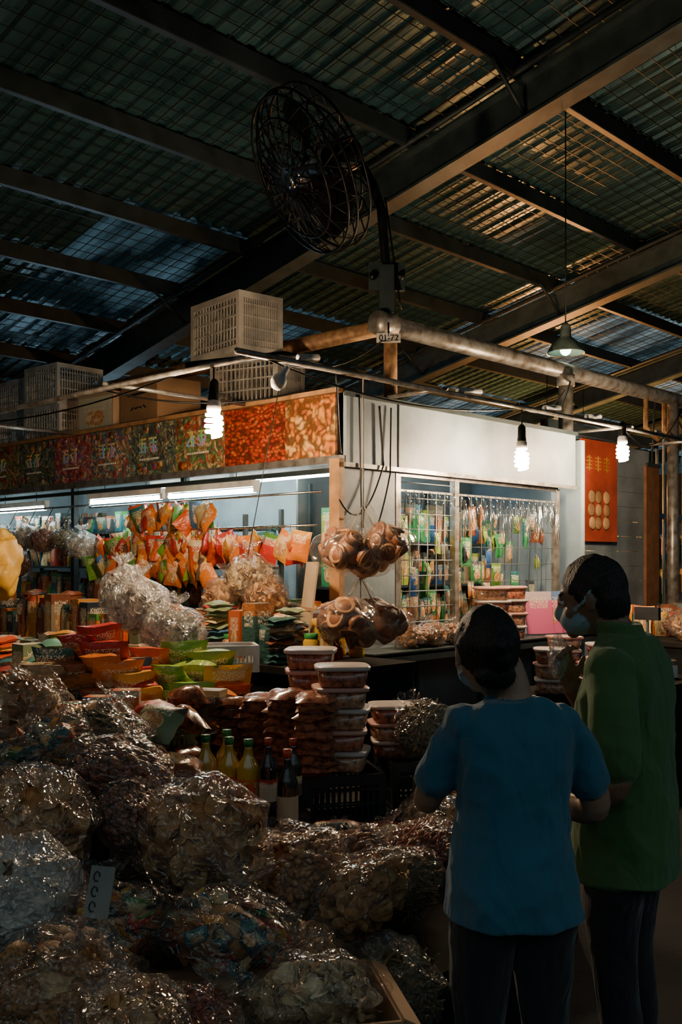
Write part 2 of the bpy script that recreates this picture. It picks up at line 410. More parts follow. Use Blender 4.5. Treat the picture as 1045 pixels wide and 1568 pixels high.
b.box((1.58, .02, 2.21), (2.1, .04, .03), m_pipe); b.box((1.58, .02, 2.10), (2.1, .015, .015), m_pipe)
x = .6
while x < 2.6:
    b.tube([(x, .02, 1.0), (x, .02, 2.1)], .004 if x < 1.22 else .0025, m_grille if x < 1.22 else m_lowwall, 5); x += .10 if x < 1.22 else .13
for k in range(11):
    b.tube([(.57, .02, 1.06 + k * .11), (1.22, .02, 1.06 + k * .11)], .004, m_grille, 5)
    if k < 9: b.tube([(1.22, .02, 1.06 + k * .13), (2.6, .02, 1.06 + k * .13)], .0025, m_lowwall, 5)
for i in range(22):
    x = .62 + i * .09; z = 2.10; b.tube([(x, -.01, z), (x, -.03, z - .03), (x + .01, -.02, z - .09), (x + .01, -.05, z - .10), (x + .01, -.055, z - .07)], .004, m_chrome, 5)
for i in range(16):
    x = 1.27 + i * .085; z0 = U(1.75, 1.98)
    for q in range(3): b.tube([(x + q * .012, -.03, 2.06), (x + q * .014, -.03 - q * .01, z0 + .02 * q), (x + .02 + q * .012, -.04, z0 - .03 + .02 * q)], .0025, m_chrome, 4)
b.obj('window_1')

b = MB()
b.tube([(.62, .2, 3.3), (12, .2, 3.3)], .07, m_pipe, 16); b.tube([(.7, .25, 3.3), (.7, 9, 3.3)], .06, m_rust, 16)
b.tube([(.55, .2, 3.3), (.72, .2, 3.3)], .085, m_pipe, 16); b.tube([(3.0, .15, 0), (3.0, .15, 3.3)], .065, m_pipe, 16)
b.tube([(3.0, .15, 3.15), (3.0, .15, 3.25)], .08, m_pipe, 16)
b.tube([(.7, .2, 2.68), (.7, .2, 3.3)], .05, m_rust, 12); b.tube([(5.2, .2, 0), (5.2, .2, 3.3)], .06, m_pipe, 12); b.tube([(8.5, .2, 0), (8.5, .2, 3.3)], .06, m_pipe, 12); b.tube([(.7, 8.9, 0), (.7, 8.9, 3.3)], .06, m_rust)
for xx in (4.6, 5.0): b.tube([(xx, .2, 3.25), (xx, .2, 2.95), (xx + .1, .1, 2.8)], .025, m_rust)
b.obj('overhead_pipe_frame')
b = MB(); zf = 2.7
b.tube([(-1.2, -.52, zf), (-1.2, 7, zf)], .018, m_pipe); b.tube([(-1.35, -.52, zf), (6, -.52, zf)], .018, m_pipe)
for y in (0.9, 3.2, 5.4): b.tube([(-1.25, y, zf + .02), (-.08, y, zf + .02)], .014, m_pipe)
for x in (.4, 2.9, 4.2): b.tube([(x, -.55, zf + .02), (x, -.04, zf + .02)], .014, m_pipe)
b.tube([(-1.2, .1, zf + .03), (-.95, -.45, zf + .05), (-.7, -.5, zf + .04)], .02, m_black)
for (p, q) in (((-.9, -.52, zf), (-.75, -.52, zf)), ((.55, -.52, zf), (.8, -.52, zf)), ((1.6, -.52, zf), (1.8, -.52, zf)), ((2.2, -.52, zf), (2.4, -.52, zf))):
    b.tube([Vector(p) + Vector((0, 0, .03)), Vector(q) + Vector((.0, 0, .05))], .022, m_wpl)
b.obj('lamp_hanging_rail')
def cat(b, p, q, sag, r=.006, m=None):
    p, q = Vector(p), Vector(q); b.tube([p.lerp(q, t / 12) - Vector((0, 0, sag * 4 * (t / 12) * (1 - t / 12))) for t in range(13)], r, m or m_black, 5)
b = MB()
cat(b, (-1.2, -.52, zf), (.7, .2, 3.25), .15); cat(b, (-1.2, -.52, zf), (1.3, -.52, zf), .12); cat(b, (1.3, -.52, zf), (2.9, .1, 3.1), .1); cat(b, (.1, -.05, 2.7), (.12, -.06, 1.6), .0)
cat(b, (.3, -.05, 2.65), (.33, -.06, 2.25), .0, .008); cat(b, (.33, -.06, 2.25), (-.1, -.06, 2.0), .2); cat(b, (-1.2, 1., zf), (-.1, .1, 2.75), .1); cat(b, (-1.2, 3.2, zf), (-1.2, .1, zf), .09)
cat(b, (2.77, -.52, zf), (5.2, .1, 3.2), .25); cat(b, (1.9, -.4, zf), (3, .1, 3.2), .05, .008); cat(b, (-.6, -.52, zf), (-.1, -.08, 2.3), .12)
cat(b, (.42, -.05, 2.65), (.40, -.06, 2.2), 0, .006); cat(b, (.40, -.06, 2.2), (.15, -.06, 1.7), .1, .006)
b.obj('electric_cables')

def cfl(name, x, y, z, e=e_cfl, top_z=2.72):
    b = MB(); top = z + .19
    b.tube([(x, y, top_z), (x, y, top + .05)], .006, m_black, 6)
    b.lathe((x, y, 0), [(.012, top + .07), (.028, top + .05), (.03, top - .02), (.034, top - .04), (.034, top - .05)], m_black, 14)
    b.lathe((x, y, 0), [(.02, top - .04), (.038, top - .06), (.042, top - .10), (.036, top - .115)], m_wpl, 16)
    pts = []
    for i in range(56):
        t = i / 55; a = t * 2 * math.pi * 4.2; rr = .036 + .008 * math.sin(t * math.pi); pts.append((x + rr * math.cos(a), y + rr * math.sin(a), top - .12 - t * .13))
    b.tube(pts, .0115, e, 6); b.obj(name)
cfl('cfl_bulb_lamp', -1.2, -.15, 2.36); cfl('cfl_bulb_lamp', 1.3, -.52, 2.32); cfl('cfl_bulb_lamp', 2.77, -.52, 2.49)
# unseen lamps put in: aisle one lights the bags, stall ones warm the roof
cfl('cfl_bulb_lamp', -4.3, .6, 2.5, EM('added_aisle_cfl_glow', (1., .62, .33), 210.), 5.5)
cfl('cfl_bulb_lamp', 5.0, 1.6, 2.9, EM('neighbour_cfl_glow', (1., .42, .13), 1300.), 3.9)
cfl('cfl_bulb_lamp', 10.6, 4.4, 3.0, EM('far_cfl_glow', (1., .38, .10), 6500.), 4.6)
b = MB(); c = Vector((-1.02, -.52, 2.62)); b.lathe(c, [(.01, .06), (.02, .05), (.022, .0), (.04, -.03), (.045, -.06), (.03, -.09), (.005, -.1)], m_wpl, 16, RY(.6)); b.obj('unlit_bulb_lamp')

def tubes(name, x, y0, y1, z, e=e_tube, ax='y', r=.018):
    b = MB()
    P = (lambda t, dz: (x, t, z + dz)) if ax == 'y' else (lambda t, dz: (t, x, z + dz))
    n = max(1, round((y1 - y0) / 1.15)); L = (y1 - y0) / n
    for i in range(n):
        a, c = y0 + i * L + .03, y0 + (i + 1) * L - .03; mid = (a + c) / 2
        sz = (.05, c - a, .045) if ax == 'y' else (c - a, .05, .045)
        b.box(P(mid, .05), sz, m_wpl); b.tube([P(a + .02, 0), P(c - .02, 0)], r, e, 10)
        for q in (a + .01, c - .01): b.box(P(q, .01), (.035, .035, .05), m_wpl)
        b.tube([P(mid - .3, .06), P(mid - .3, .15)], .004, m_black, 4); b.tube([P(mid + .3, .06), P(mid + .3, .15)], .004, m_black, 4)
    b.obj(name)
tubes('fluorescent_tube_light', -.02, .8, 3.05, 2.11); tubes('fluorescent_tube_light', .45, .5, 2.8, 2.24)
tubes('fluorescent_tube_light', .0, 3.75, 4.8, 2.09); tubes('fluorescent_tube_light', .50, 1.3, 2.5, 2.40, e_tubef, 'x')
tubes('fluorescent_tube_light', 4.5, 9.0, 11.4, 2.3, e_tubef, 'x'); tubes('fluorescent_tube_light', 8.3, 2.0, 4.4, 3.0, EM('added_cool_tube_glow', (.5, .8, 1.), 90.), 'x', .02)  # last tube is unseen, added for bluish light on the roof

b = MB(); c = Vector((3.08, .2, 3.53))
b.tube([(3.08, .2, roofz(.2)), (3.08, .2, 3.72)], .007, m_black, 6)
b.lathe(c, [(.02, .2), (.045, .17), (.05, .08), (.07, .06), (.12, .02), (.165, -.06), (.17, -.07), (.16, -.065), (.115, .01), (.06, .05), (.0, .05)], M('green_enamel', (.20, .27, .24), .25), 28)
b.ell(c + Vector((0, 0, -.035)), (.05, .05, .055), EM('pendant_bulb_glow', (.8, 1, .75), 12.)); b.obj('enamel_pendant_lamp')

# ---------------------------------------------------------------- fan
def fan():
    b = MB(); C = A(-.246, 6.9, 4.30); vx = A(1, 0) - A(0, 0); vd = A(0, 1) - A(0, 0)
    n = (vx * -.78 + vd * -.36 + Vector((0, 0, -.52))).normalized()
    s = n.cross(Vector((0, 0, 1))).normalized(); t = s.cross(n).normalized(); Rd = .57
    def P(r, a, k): return C + (s * math.cos(a) + t * math.sin(a)) * r + n * k
    for r, k in ((Rd, 0), (Rd, -.11), (Rd * .96, .06), (Rd * .72, .11), (Rd * .45, .13), (.12, .14), (Rd * .72, -.17), (Rd * .45, -.19), (.13, -.2)):
        b.tube([P(r, 2 * math.pi * i / 48, k) for i in range(48)], .009, m_black, 6, True)
    N = 20
    for i in range(N):
        a = 2 * math.pi * i / N
        for sw in (-.55, .55):
            b.tube([P(.1 + (Rd - .1) * q, a + sw * (1 - q) , .145 - .145 * q ** 3) for q in [j / 8 for j in range(9)]], .006, m_black, 5)
        b.tube([P(Rd, a, 0), P(Rd, a, -.11), P(Rd * .72, a, -.17), P(.12, a, -.2)], .006, m_black, 5)
    rm = Matrix((s, t, n)).transposed()
    b.lathe(C, [(0, .10), (.06, .09), (.08, .05), (.08, -.05), (.05, -.08)], m_chrome, 20, rm)
    b.lathe(C, [(.0, .155), (.05, .15), (.055, .13), (0, .128)], m_chrome, 20, rm)
    for i in range(3):
        vs = []; fs = []
        for q in range(9):
            r = .07 + q / 8 * .41; w = .30 + .35 * math.sin(q / 8 * math.pi * .8)
            for j in range(7):
                u = (j / 6 - .5) * 2; vs.append(P(r, 2 * math.pi * i / 3 + u * w, u * .055 - .02))
        for q in range(8):
            for j in range(6): fs.append((q * 7 + j, q * 7 + j + 1, q * 7 + j + 8, q * 7 + j + 7))
        b.add(vs, fs, m_black)
    b.lathe(C, [(.0, -.2), (.10, -.21), (.12, -.25), (.12, -.40), (.09, -.45), (.0, -.46)], m_black, 20, rm)
    J = Vector((.7, .2, 3.3)); top = A(.29, 7.1, 4.12); e = C - n * .42
    b.tube([J, J.lerp(top, .3), top, top.lerp(e, .3) + Vector((0, 0, .06)), top.lerp(e, .7) + Vector((0, 0, .03)), e], .034, m_black, 10)
    mid = J.lerp(top, .42); b.box(mid, (.26, .05, .2), m_steel, RZ(VY)); b.box(mid + Vector((0, 0, -.1)), (.1, .14, .34), m_steel, RZ(VY))
    for sx in (-1, 1): b.tube([mid + RZ(VY) @ Vector((sx * .1, -.05, 0)), mid + RZ(VY) @ Vector((sx * .1, .05, 0))], .03, m_black, 10)
    b.box(J + Vector((0, 0, .17)), (.07, .07, .34), m_rust, RZ(VY)); cat(b, top + Vector((.04, 0, .1)), J + Vector((0, -.1, .1)), .0, .008)
    b.obj('industrial_cage_fan')
    b = MB(); c = A(.335, 6.98, 3.175); b.box(c, (.17, .008, .065), m_paper, RZ(VY)); b.box(c + Vector((0, 0, .06)), (.01, .01, .1), m_black); so = b.obj('stall_number_sign')
    cu = bpy.data.curves.new('num', 'FONT'); cu.body = '01-72'; cu.size = .06; cu.extrude = .001; cu.align_x = 'CENTER'; cu.materials.append(m_ink)
    to = bpy.data.objects.new('numerals', cu); bpy.context.collection.objects.link(to); to.parent = so
    to.location = A(.335, 6.972, 3.155) - so.location; to.rotation_euler = (math.pi / 2, 0, VY)
fan()

# ---------------------------------------------------------------- crates, cartons
def crate(name, c, sz, rot, mat, nv=9, nh=5, solid=.0):
    b = MB(); w, d, h = sz; c = Vector(c); t = .012
    def bx(p, s): b.box(c + rot @ Vector(p), s, mat, rot)
    for sx in (-1, 1):
        for sy in (-1, 1): bx((sx * (w / 2 - .015), sy * (d / 2 - .015), h / 2), (.035, .035, h))
    for z in (.02, h - .02):
        for sy in (-1, 1): bx((0, sy * (d / 2 - t / 2), z), (w, t * 1.5, .045))
        for sx in (-1, 1): bx((sx * (w / 2 - t / 2), 0, z), (t * 1.5, d, .045))
    for k in range(1, nh):
        z = h * k / nh
        for sy in (-1, 1): bx((0, sy * (d / 2 - t / 2), z), (w, t, .010))
        for sx in (-1, 1): bx((sx * (w / 2 - t / 2), 0, z), (t, d, .010))
    for k in range(1, nv * 2):
        for sy in (-1, 1): bx((-w / 2 + w * k / (nv * 2), sy * (d / 2 - t / 2), h / 2), (.009, t * .8, h))
    for k in range(1, nv * 2 - 4):
        for sx in (-1, 1): bx((sx * (w / 2 - t / 2), -d / 2 + d * k / (nv * 2 - 4), h / 2), (t * .8, .009, h))
    for k in range(12): bx((-w / 2 + w * (k + .5) / 12, 0, .012), (.02, d, .012))
    return b.obj(name)
ZR = 2.69
crate('plastic_crate', (.20, 1.08, ZR), (.36, .60, .40), RZ(math.radians(14)), m_crate, 10, 5); crate('plastic_crate', (.06, 1.16, ZR + .405), (.38, .64, .42), RZ(math.radians(-6)), m_crate, 10, 5)
crate('plastic_crate', (.3, 4.0, ZR), (.5, .55, .36), RZ(.1), m_gcrate); crate('plastic_crate', (.3, 4.0, ZR + .365), (.5, .55, .38), RZ(.05), m_gcrate); crate('plastic_crate', (.35, 4.64, ZR), (.5, .55, .33), RZ(0), m_gcrate); crate('plastic_crate', (.35, 4.66, ZR + .335), (.5, .55, .36), RZ(.0), m_gcrate)
def carton(name, c, sz, rot, mat, face=None):
    b = MB(); c = Vector(c); w, d, h = sz
    b.box(c + Vector((0, 0, h / 2)), sz, mat, rot)
    b.box(c + rot @ Vector((0, 0, h + .001)), (w, .05, .003), m_card2, rot)
    for sy in (-1, 1): b.box(c + rot @ Vector((0, sy * d * .25, h + .004)), (w, d * .49, .004), mat, rot)
    if face: b.box(c + rot @ Vector((-w / 2 - .002, 0, h * .5)), (.003, d * .9, h * .85), face, rot, uid())
    else:
        for k in range(4):
            b.box(c + rot @ Vector((-w / 2 - .002, (-.1 + .07 * k), h * .45)), (.003, .05, .014), m_ink, rot @ RX(.5 - .3 * k))
        b.box(c + rot @ Vector((-w / 2 - .002, 0, h * .75)), (.003, d * .6, .02), m_ink, rot)
    return b.obj(name)
carton('cardboard_box', (.20, 2.30, ZR), (.40, .62, .38), RZ(-.12), m_card); carton('printed_carton', (.20, 3.0, ZR), (.38, .52, .36), RZ(.05), m_card2, p_carton)

# ---------------------------------------------------------------- bags
def ridge(p): return 1 - abs(noise.noise(p)) * 2
PROF = [(.01, -.70), (.55, -.74), (.85, -.6), (1.0, -.3), (1.0, .02), (.86, .34), (.58, .56), (.28, .70), (.12, .78), (.13, .84), (.27, .96), (.40, 1.10)]
def prof(t):
    x = t * (len(PROF) - 1); i = min(int(x), len(PROF) - 2); f = x - i; f = f * f * (3 - 2 * f) * .3 + f * .7
    return PROF[i][0] + (PROF[i + 1][0] - PROF[i][0]) * f, PROF[i][1] + (PROF[i + 1][1] - PROF[i][1]) * f
def piece(b, kind, p, s, mats):
    rot = RZ(U(0, 6.28)) @ RX(U(-1.5, 1.5)) @ RY(U(-.8, .8)); m = mats[0] if rnd() < .6 else mats[1]
    if kind in ('mushroom',):
        b.lathe(p, [(.0, .35 * s), (.6 * s, .28 * s), (s, .02 * s), (.95 * s, -.08 * s), (.5 * s, -.02 * s), (.0, 0)], mats[0], 10, rot)
        b.lathe(p, [(.9 * s, -.06 * s), (.9 * s, -.10 * s), (.2 * s, -.05 * s)], mats[1], 10, rot)
    elif kind in ('cracker', 'white', 'sweets', 'fungus'):
        if kind == 'sweets': b.pillow(p, s * 2.2, s * 1.6, s * .6, rot, m, uid(), 4, 4); return
        vs = []; cv = U(.3, .9)
        for j in range(5):
            for i in range(5):
                x, y = i / 2 - 1, j / 2 - 1; x, y = x * math.sqrt(1 - y * y / 2), y * math.sqrt(1 - x * x / 2)
                vs.append(p + rot @ Vector((x * s, y * s * .8, (x * x * cv - .3 + .35 * noise.noise(Vector((x * 2, y * 2, p.x * 50)))) * s)))
        fs = [(j * 5 + i, j * 5 + i + 1, j * 5 + i + 6, j * 5 + i + 5) for j in range(4) for i in range(4)]; b.add(vs, fs, m)
    elif kind in ('chili', 'herb'):
        L = s * U(1.2, 2.2); b.tube([p + rot @ Vector((x * L, .25 * L * x * x, 0)) for x in (-1, -.5, 0, .5, 1)], [s * .12, s * .25, s * .28, s * .2, s * .04], m, 6)
    else:
        b.ell(p, (s, s * .65, s * .6), m, rot, 8, 6, lambda v, q: q * (1 + .15 * noise.noise(v * 2 + p * 9)))
SZ = {'mushroom': .26, 'cracker': .22, 'date': .13, 'peanut': .10, 'fungus': .17, 'chili': .14, 'herb': .14, 'sweets': .20, 'white': .17}
CT = {'mushroom': 100, 'cracker': 190, 'date': 380, 'peanut': 480, 'fungus': 280, 'chili': 380, 'herb': 420, 'sweets': 110, 'white': 280}
def bagmesh(kind, seed, shell):
    global R, rnd
    R = random.Random(seed); rnd = R.random
    b = MB(); mats = foods[kind]
    b.ell((0, 0, -.1), (.75, .75, .49), mats[1] if kind != 'sweets' else foods['peanut'][0], None, 20, 12)
    for i in range(CT[kind]):
        v = Vector((R.gauss(0, 1), R.gauss(0, 1), R.gauss(0, 1))).normalized(); k = U(.75, .88)
        piece(b, kind, Vector((v.x * k, v.y * k, v.z * k * .70 - .1)), SZ[kind] * U(.75, 1.2), mats)
    na, nr = 84, 56; rings = []; so = Vector((seed * 3.1, 0, 0))
    for j in range(nr):
        t = j / (nr - 1); r, z = prof(t); ring = []
        for a in range(na):
            an = 2 * math.pi * a / na; d = Vector((math.cos(an), math.sin(an), 0)); p = Vector((d.x * r, d.y * r, z))
            up = max(0, min(1, (z - .1) / .5))
            pl = .20 * up * math.sin(an * 6 + 4 * noise.noise(p * 1.2 + so)) + .05 * up * math.sin(an * 13 + seed)
            dsp = .20 * ridge(p * 1.0 + so) + .06 * ridge(p * 2.1 + so) - .06
            rr = r * (1 + pl) + dsp * (.4 + .6 * min(1, r))
            ring.append(Vector((d.x * rr + .10 * up * noise.noise(p * 2 + so), d.y * rr, z + .12 * noise.noise(p * 1.5 - so) + (.12 * noise.noise(d * 3 + so) if t > .95 else 0))))
        rings.append(ring)
    b.loft(rings, shell, False)
    return b.mesh('bag_mesh_' + kind)
BM = {}
names = {'mushroom': 'bag_of_dried_mushrooms', 'cracker': 'bag_of_fish_crackers', 'date': 'bag_of_red_dates', 'peanut': 'bag_of_peanuts', 'fungus': 'bag_of_white_fungus', 'chili': 'bag_of_dried_chilies', 'herb': 'bag_of_dried_herbs', 'sweets': 'bag_of_wrapped_sweets', 'white': 'bag_of_prawn_chips'}
for i, k in enumerate(foods):
    BM[k] = bagmesh(k, 20 + i, p_clear2 if k in ('white',) else p_clear)
R = random.Random(5); rnd = R.random
def bag(kind, x, d, z, r, rz=None, tilt=.7):
    p = A(x, d, z); rz = rz or r * .95
    return place(BM[kind], names[kind], p, (r * U(.95, 1.1), r * U(.9, 1.05), rz), (U(-tilt, tilt), U(-tilt, tilt), U(0, 6.28)))
def wbag(kind, x, y, z, r, rz=None, tilt=.3):
    return place(BM[kind], names[kind], (x, y, z), (r, r * U(.9, 1.1), rz or r), (U(-tilt, tilt), U(-tilt, tilt), U(0, 6.28)))
front = [('cracker', -.395, 2.88, .80, .18, .20), ('cracker', -.87, 2.8, .86, .18, .14), ('date', -.70, 3.2, .93, .17, .14), ('sweets', -1.0, 3.3, .97, .17, .15), ('cracker', -1.19, 3.6, 1.08, .18, .16),
 ('date', -.62, 3.0, .83, .14, .13), ('white', -.82, 2.5, .76, .14, .13), ('mushroom', -.63, 2.28, .62, .17, .15), ('cracker', -.46, 2.1, .60, .13, .12), ('sweets', -.60, 2.6, .64, .15, .15),
 ('sweets', -.30, 2.62, .63, .17, .16), ('fungus', -.07, 2.42, .52, .17, .14), ('peanut', -.14, 3.0, .66, .15, .15), ('cracker', .05, 2.93, .62, .16, .14), ('herb', .19, 3.15, .58, .13, .14),
 ('chili', .22, 3.45, .58, .17, .13), ('date', .02, 3.40, .56, .16, .13), ('herb', .14, 2.72, .44, .14, .13), ('mushroom', -.12, 2.7, .50, .14, .13), ('cracker', .38, 3.8, .58, .15, .12),
 ('herb', -.86, 3.6, .98, .17, .15), ('date', -1.35, 3.3, 1.0, .2, .17), ('mushroom', -.28, 3.2, .60, .15, .14), ('peanut', -.95, 3.0, .62, .19, .18), ('herb', -.6, 3.4, .62, .18, .18), ('date', -1.2, 2.9, .8, .19, .18),
 ('chili', -.33, 2.28, .52, .14, .14), ('herb', .05, 2.5, .38, .14, .12), ('fungus', -1.1, 2.6, .62, .19, .17), ('mushroom', -.2, 2.15, .42, .14, .12), ('mushroom', -.48, 3.35, .64, .14, .14)]
for f in front: bag(*f)
# ---------------------------------------------------------------- display platforms
b = MB()
def table(b, x0, x1, y0, y1, z, m=m_cloth):
    b.box(((x0 + x1) / 2, (y0 + y1) / 2, z - .02), (x1 - x0, y1 - y0, .04), m_top)
    b.box(((x0 + x1) / 2, (y0 + y1) / 2, (z - .05) / 2), (x1 - x0 - .04, y1 - y0 - .04, z - .05), m)
table(b, -4.1, -1.9, -2.75, 3.6, .43); table(b, -1.9, -.9, -2.3, -.9, .43); table(b, -1.9, -.9, -.88, 4.3, .80); table(b, -.88, -.08, -.7, 4.7, 1.0)
b.obj('display_platform')
def tray(c, w, d, h, rot):
    b = MB(); c = Vector(c)
    b.box(c + Vector((0, 0, .006)), (w, d, .01), m_card, rot)
    for sx in (-1, 1): b.box(c + rot @ Vector((sx * w / 2, 0, h / 2)), (.008, d, h), m_card, rot); b.box(c + rot @ Vector((sx * (w / 2 + .025), 0, h - .01)), (.05, d, .005), m_card, rot @ RY(sx * .5))
    for sy in (-1, 1): b.box(c + rot @ Vector((0, sy * d / 2, h / 2)), (w, .008, h), m_card, rot)
    b.obj('open_cardboard_box')
tray(A(-.07, 2.42, .435), .36, .36, .11, RZ(VY + .2)); tray(A(-.62, 2.24, .435), .40, .40, .15, RZ(VY - .2))

# ---------------------------------------------------------------- product masses
def fill(name, x0, x1, y0, y1, z, dx, dy, hh, mats, kinds='pscj', lean=.2):
    b = MB(); x = x0 + dx / 2
    while x < x1:
        y = y0 + dy / 2
        while y < y1:
            k = R.choice(kinds); m = R.choice(mats); c = Vector((x + U(-.02, .02), y + U(-.02, .02), z)); yaw = RZ(math.pi / 2 + U(-.3, .3)); h = hh * U(.6, 1.1)
            if k == 'p':
                for i in range(3): b.pillow(c + Vector((-.03 + .03 * i, 0, h * .45)), dy * .95, h * .95, .035, yaw @ RX(U(-lean, lean)), m, uid(), 6, 6)
            elif k == 's':
                n = max(2, int(h / .035))
                for i in range(n): b.pillow(c + Vector((U(-.012, .012), U(-.012, .012), .018 + i * .035)), dy * .9, dx * .9, .045, yaw @ RX(math.pi / 2 + U(-.08, .08)), m, uid(), 6, 6)
            elif k == 'c': b.box(c + Vector((0, 0, h * .45)), (dx * .8, dy * .9, h * .9), m, RZ(U(-.15, .15)), uid())
            elif k == 'j':
                r = min(dx, dy) * .42; b.lathe(c, [(r * .9, 0), (r, .02), (r, h * .5), (r * .8, h * .56), (r * .75, h * .58)], R.choice([m_tub, m_tub2, m_oil]), 14)
                b.lathe(c, [(r * .82, h * .57), (r * .84, h * .58), (r * .84, h * .68), (r * .78, h * .69), (0, h * .69)], R.choice([m_red, m_grn, m_wpl, m_yel]), 14)
            y += dy
        x += dx
    return b.obj(name)
fill('packet_goods_on_platform', -1.88, -.95, -.3, 4.2, .80, .22, .15, .34, [p_dark, p_snack, p_box, p_box], 'psscpcj')
fill('boxed_goods_on_counter', -.85, -.12, -.3, 4.6, 1.0, .2, .12, .36, [p_dark, p_snack, p_box, p_dark], 'pscjpj')
b = MB()
for z in (1.25, 1.55, 1.85):
    b.box((.28, 2.9, z), (.4, 3.6, .02), m_steel)
for y in (1.1, 2.3, 3.5, 4.7): b.box((.46, y, 1.0), (.03, .03, 2.0), m_steel); b.box((.1, y, 1.0), (.03, .03, 1.9), m_steel)
b.obj('stall_shelving')
fill('shelf_packet_goods', .08, .45, 1.15, 4.6, 1.26, .2, .11, .27, [p_dark, p_box, p_snack], 'pcjj')
fill('shelf_packet_goods', .08, .45, 1.15, 4.6, 1.56, .2, .11, .26, [p_dark, p_snack, p_box], 'pcj')
fill('shelf_packet_goods', .08, .45, 2.6, 4.6, 1.86, .2, .12, .2, [p_dark, p_green, p_box], 'ppc')
fill('low_shelf_goods', -.05, .5, .15, 1.1, 1.0, .2, .12, .34, [p_box, p_snack], 'pcj')
b = MB(); b.tube([(-.1, .1, 2.06), (-.1, 2.9, 2.06)], .008, m_chrome); b.tube([(-.12, .12, 1.84), (-.12, 2.0, 1.84)], .008, m_chrome)
for row, (z, y0, y1, xx) in enumerate(((1.93, 1.25, 2.3, -.1), (1.69, .25, 2.75, -.13), (1.74, 1.3, 2.7, .0), (1.54, 1.2, 2.75, -.15))):
    y = y0
    while y < y1:
        q = rnd(); m = p_orange if q < .42 else (p_snack if q < .75 else (p_box if q < .9 else p_lime))
        b.pillow((xx + U(-.04, .04), y, z + U(-.03, .03)), .15, .21, .06, RZ(math.pi / 2 + U(-1.2, 1.2)) @ RY(U(-.8, .8)) @ RX(U(-.3, .3)), m, uid(), 6, 6)
        b.tube([(xx, y, z + .11), (xx, y, z + .16)], .002, m_wire, 4); y += .06
b.obj('hanging_snack_packets')
for (x, y, z, r, k) in ((-.2, 2.85, 1.74, .12, 'white'), (-.15, 3.2, 1.80, .11, 'herb'), (-.2, 3.5, 1.80, .13, 'date'), (-.2, 3.8, 1.82, .12, 'white'), (-.2, 4.15, 1.78, .13, 'sweets'), (-.15, 4.5, 1.8, .12, 'herb'), (-.2, 3.95, 1.58, .13, 'date'), (-.2, 4.4, 1.55, .13, 'fungus'), (-.35, .52, 1.50, .17, 'fungus'), (-.4, .72, 1.36, .16, 'cracker'), (-.38, .34, 1.38, .15, 'cracker')):
    o = wbag(k, x, y, z, r, r * 1.25, .1)
b = MB(); b.tube([(-.1, 2.9, 2.08), (-.1, 4.75, 2.08)], .008, m_chrome)
for y in (2.95, 3.2, 3.5, 3.8, 4.15, 4.5): b.tube([(-.1, y, 2.08), (-.18, y, 1.93)], .004, m_wire, 4)
b.tube([(-.38, .52, 1.62), (-.3, .3, 2.72)], .004, m_wire, 4)
b.obj('hanging_rod')
for (x, d, z, r, rz) in ((-1.12, 5.5, 1.36, .16, .2), (-.9, 5.3, 1.24, .17, .17), (-1.3, 5.9, 1.42, .13, .2)):
    o = bag('white', x, d, z, r, rz, .2)
b = MB()
for i, (x, d, z, m) in enumerate([(-1.25, 5.0, 1.22, p_orange), (-1.15, 4.9, 1.14, p_orange), (-1.3, 4.9, 1.05, p_dark), (-1.05, 4.9, 1.0, p_orange), (-.95, 4.85, .97, p_orange), (-.82, 4.9, 1.02, p_lime), (-.75, 4.85, .95, p_lime), (-.7, 5.1, 1.08, p_lime), (-.85, 5.2, 1.12, p_lime), (-1.0, 5.1, 1.1, p_orange), (-.62, 5.0, 1.0, p_orange), (-1.4, 4.9, 1.1, p_dark), (-1.15, 4.75, .93, p_dark), (-1.35, 4.75, .93, p_dark), (-.7, 4.75, .9, p_orange), (-.95, 4.75, .88, p_box)]):
    for k in range(3): b.pillow(A(x + U(-.05, .05), d + U(-.05, .05), z - k * .045), U(.20, .26), .17, .09, RZ(VY + U(-.5, .5)) @ RX(U(.3, 1.3)), m, uid())
for i in range(7): b.box(A(-1.25 + .13 * i, 4.58, .88 + .03 * (i % 3)), (.12, .1, .14), p_box, RZ(VY + U(-.3, .3)), uid())
b.obj('snack_packet_pile')
crate('olive_plastic_crate', A(-.80, 4.25, .70), (.34, .3, .23), RZ(VY + .15), m_grncrate, 8, 4)
crate('black_plastic_crate', A(-.02, 4.35, .44), (.36, .3, .25), RZ(VY + .25), m_bcrate, 7, 4); crate('black_plastic_crate', A(.36, 4.6, .44), (.34, .3, .26), RZ(VY + .25), m_bcrate, 7, 4)
crate('black_plastic_crate', A(-.36, 4.62, .44), (.34, .3, .26), RZ(VY + .25), m_bcrate, 7, 4); crate('white_plastic_basket', A(-.62, 5.5, 1.0), (.3, .26, .14), RZ(VY + .2), m_wpl, 7, 3)
b = MB()
for sx, sd, z0, n in ((-.11, 4.2, .70, 9), (-.24, 4.32, .70, 9), (-.37, 4.48, .70, 8), (-.50, 4.58, .70, 7)):
    for i in range(n):
        b.pillow(A(sx + U(-.012, .012), sd + U(-.01, .01), z0 + .02 + i * .037), .18, .17, .06, RZ(VY + U(-.2, .2)) @ RX(math.pi / 2), m_pack if i % 4 else m_tub, uid())
b.obj('preserve_packet_stack')
def tub(b, c, r, h, rot, m, lid):
    b.lathe(c, [(0, 0), (r * .85, 0), (r * .88, .01), (r * .96, h * .85)], m, 28, rot, 5.); b.lathe(c, [(r * .97, h * .78), (r * 1.04, h * .80), (r * 1.05, h * .95), (r * .98, h), (0, h)], lid, 28, rot, 5.)
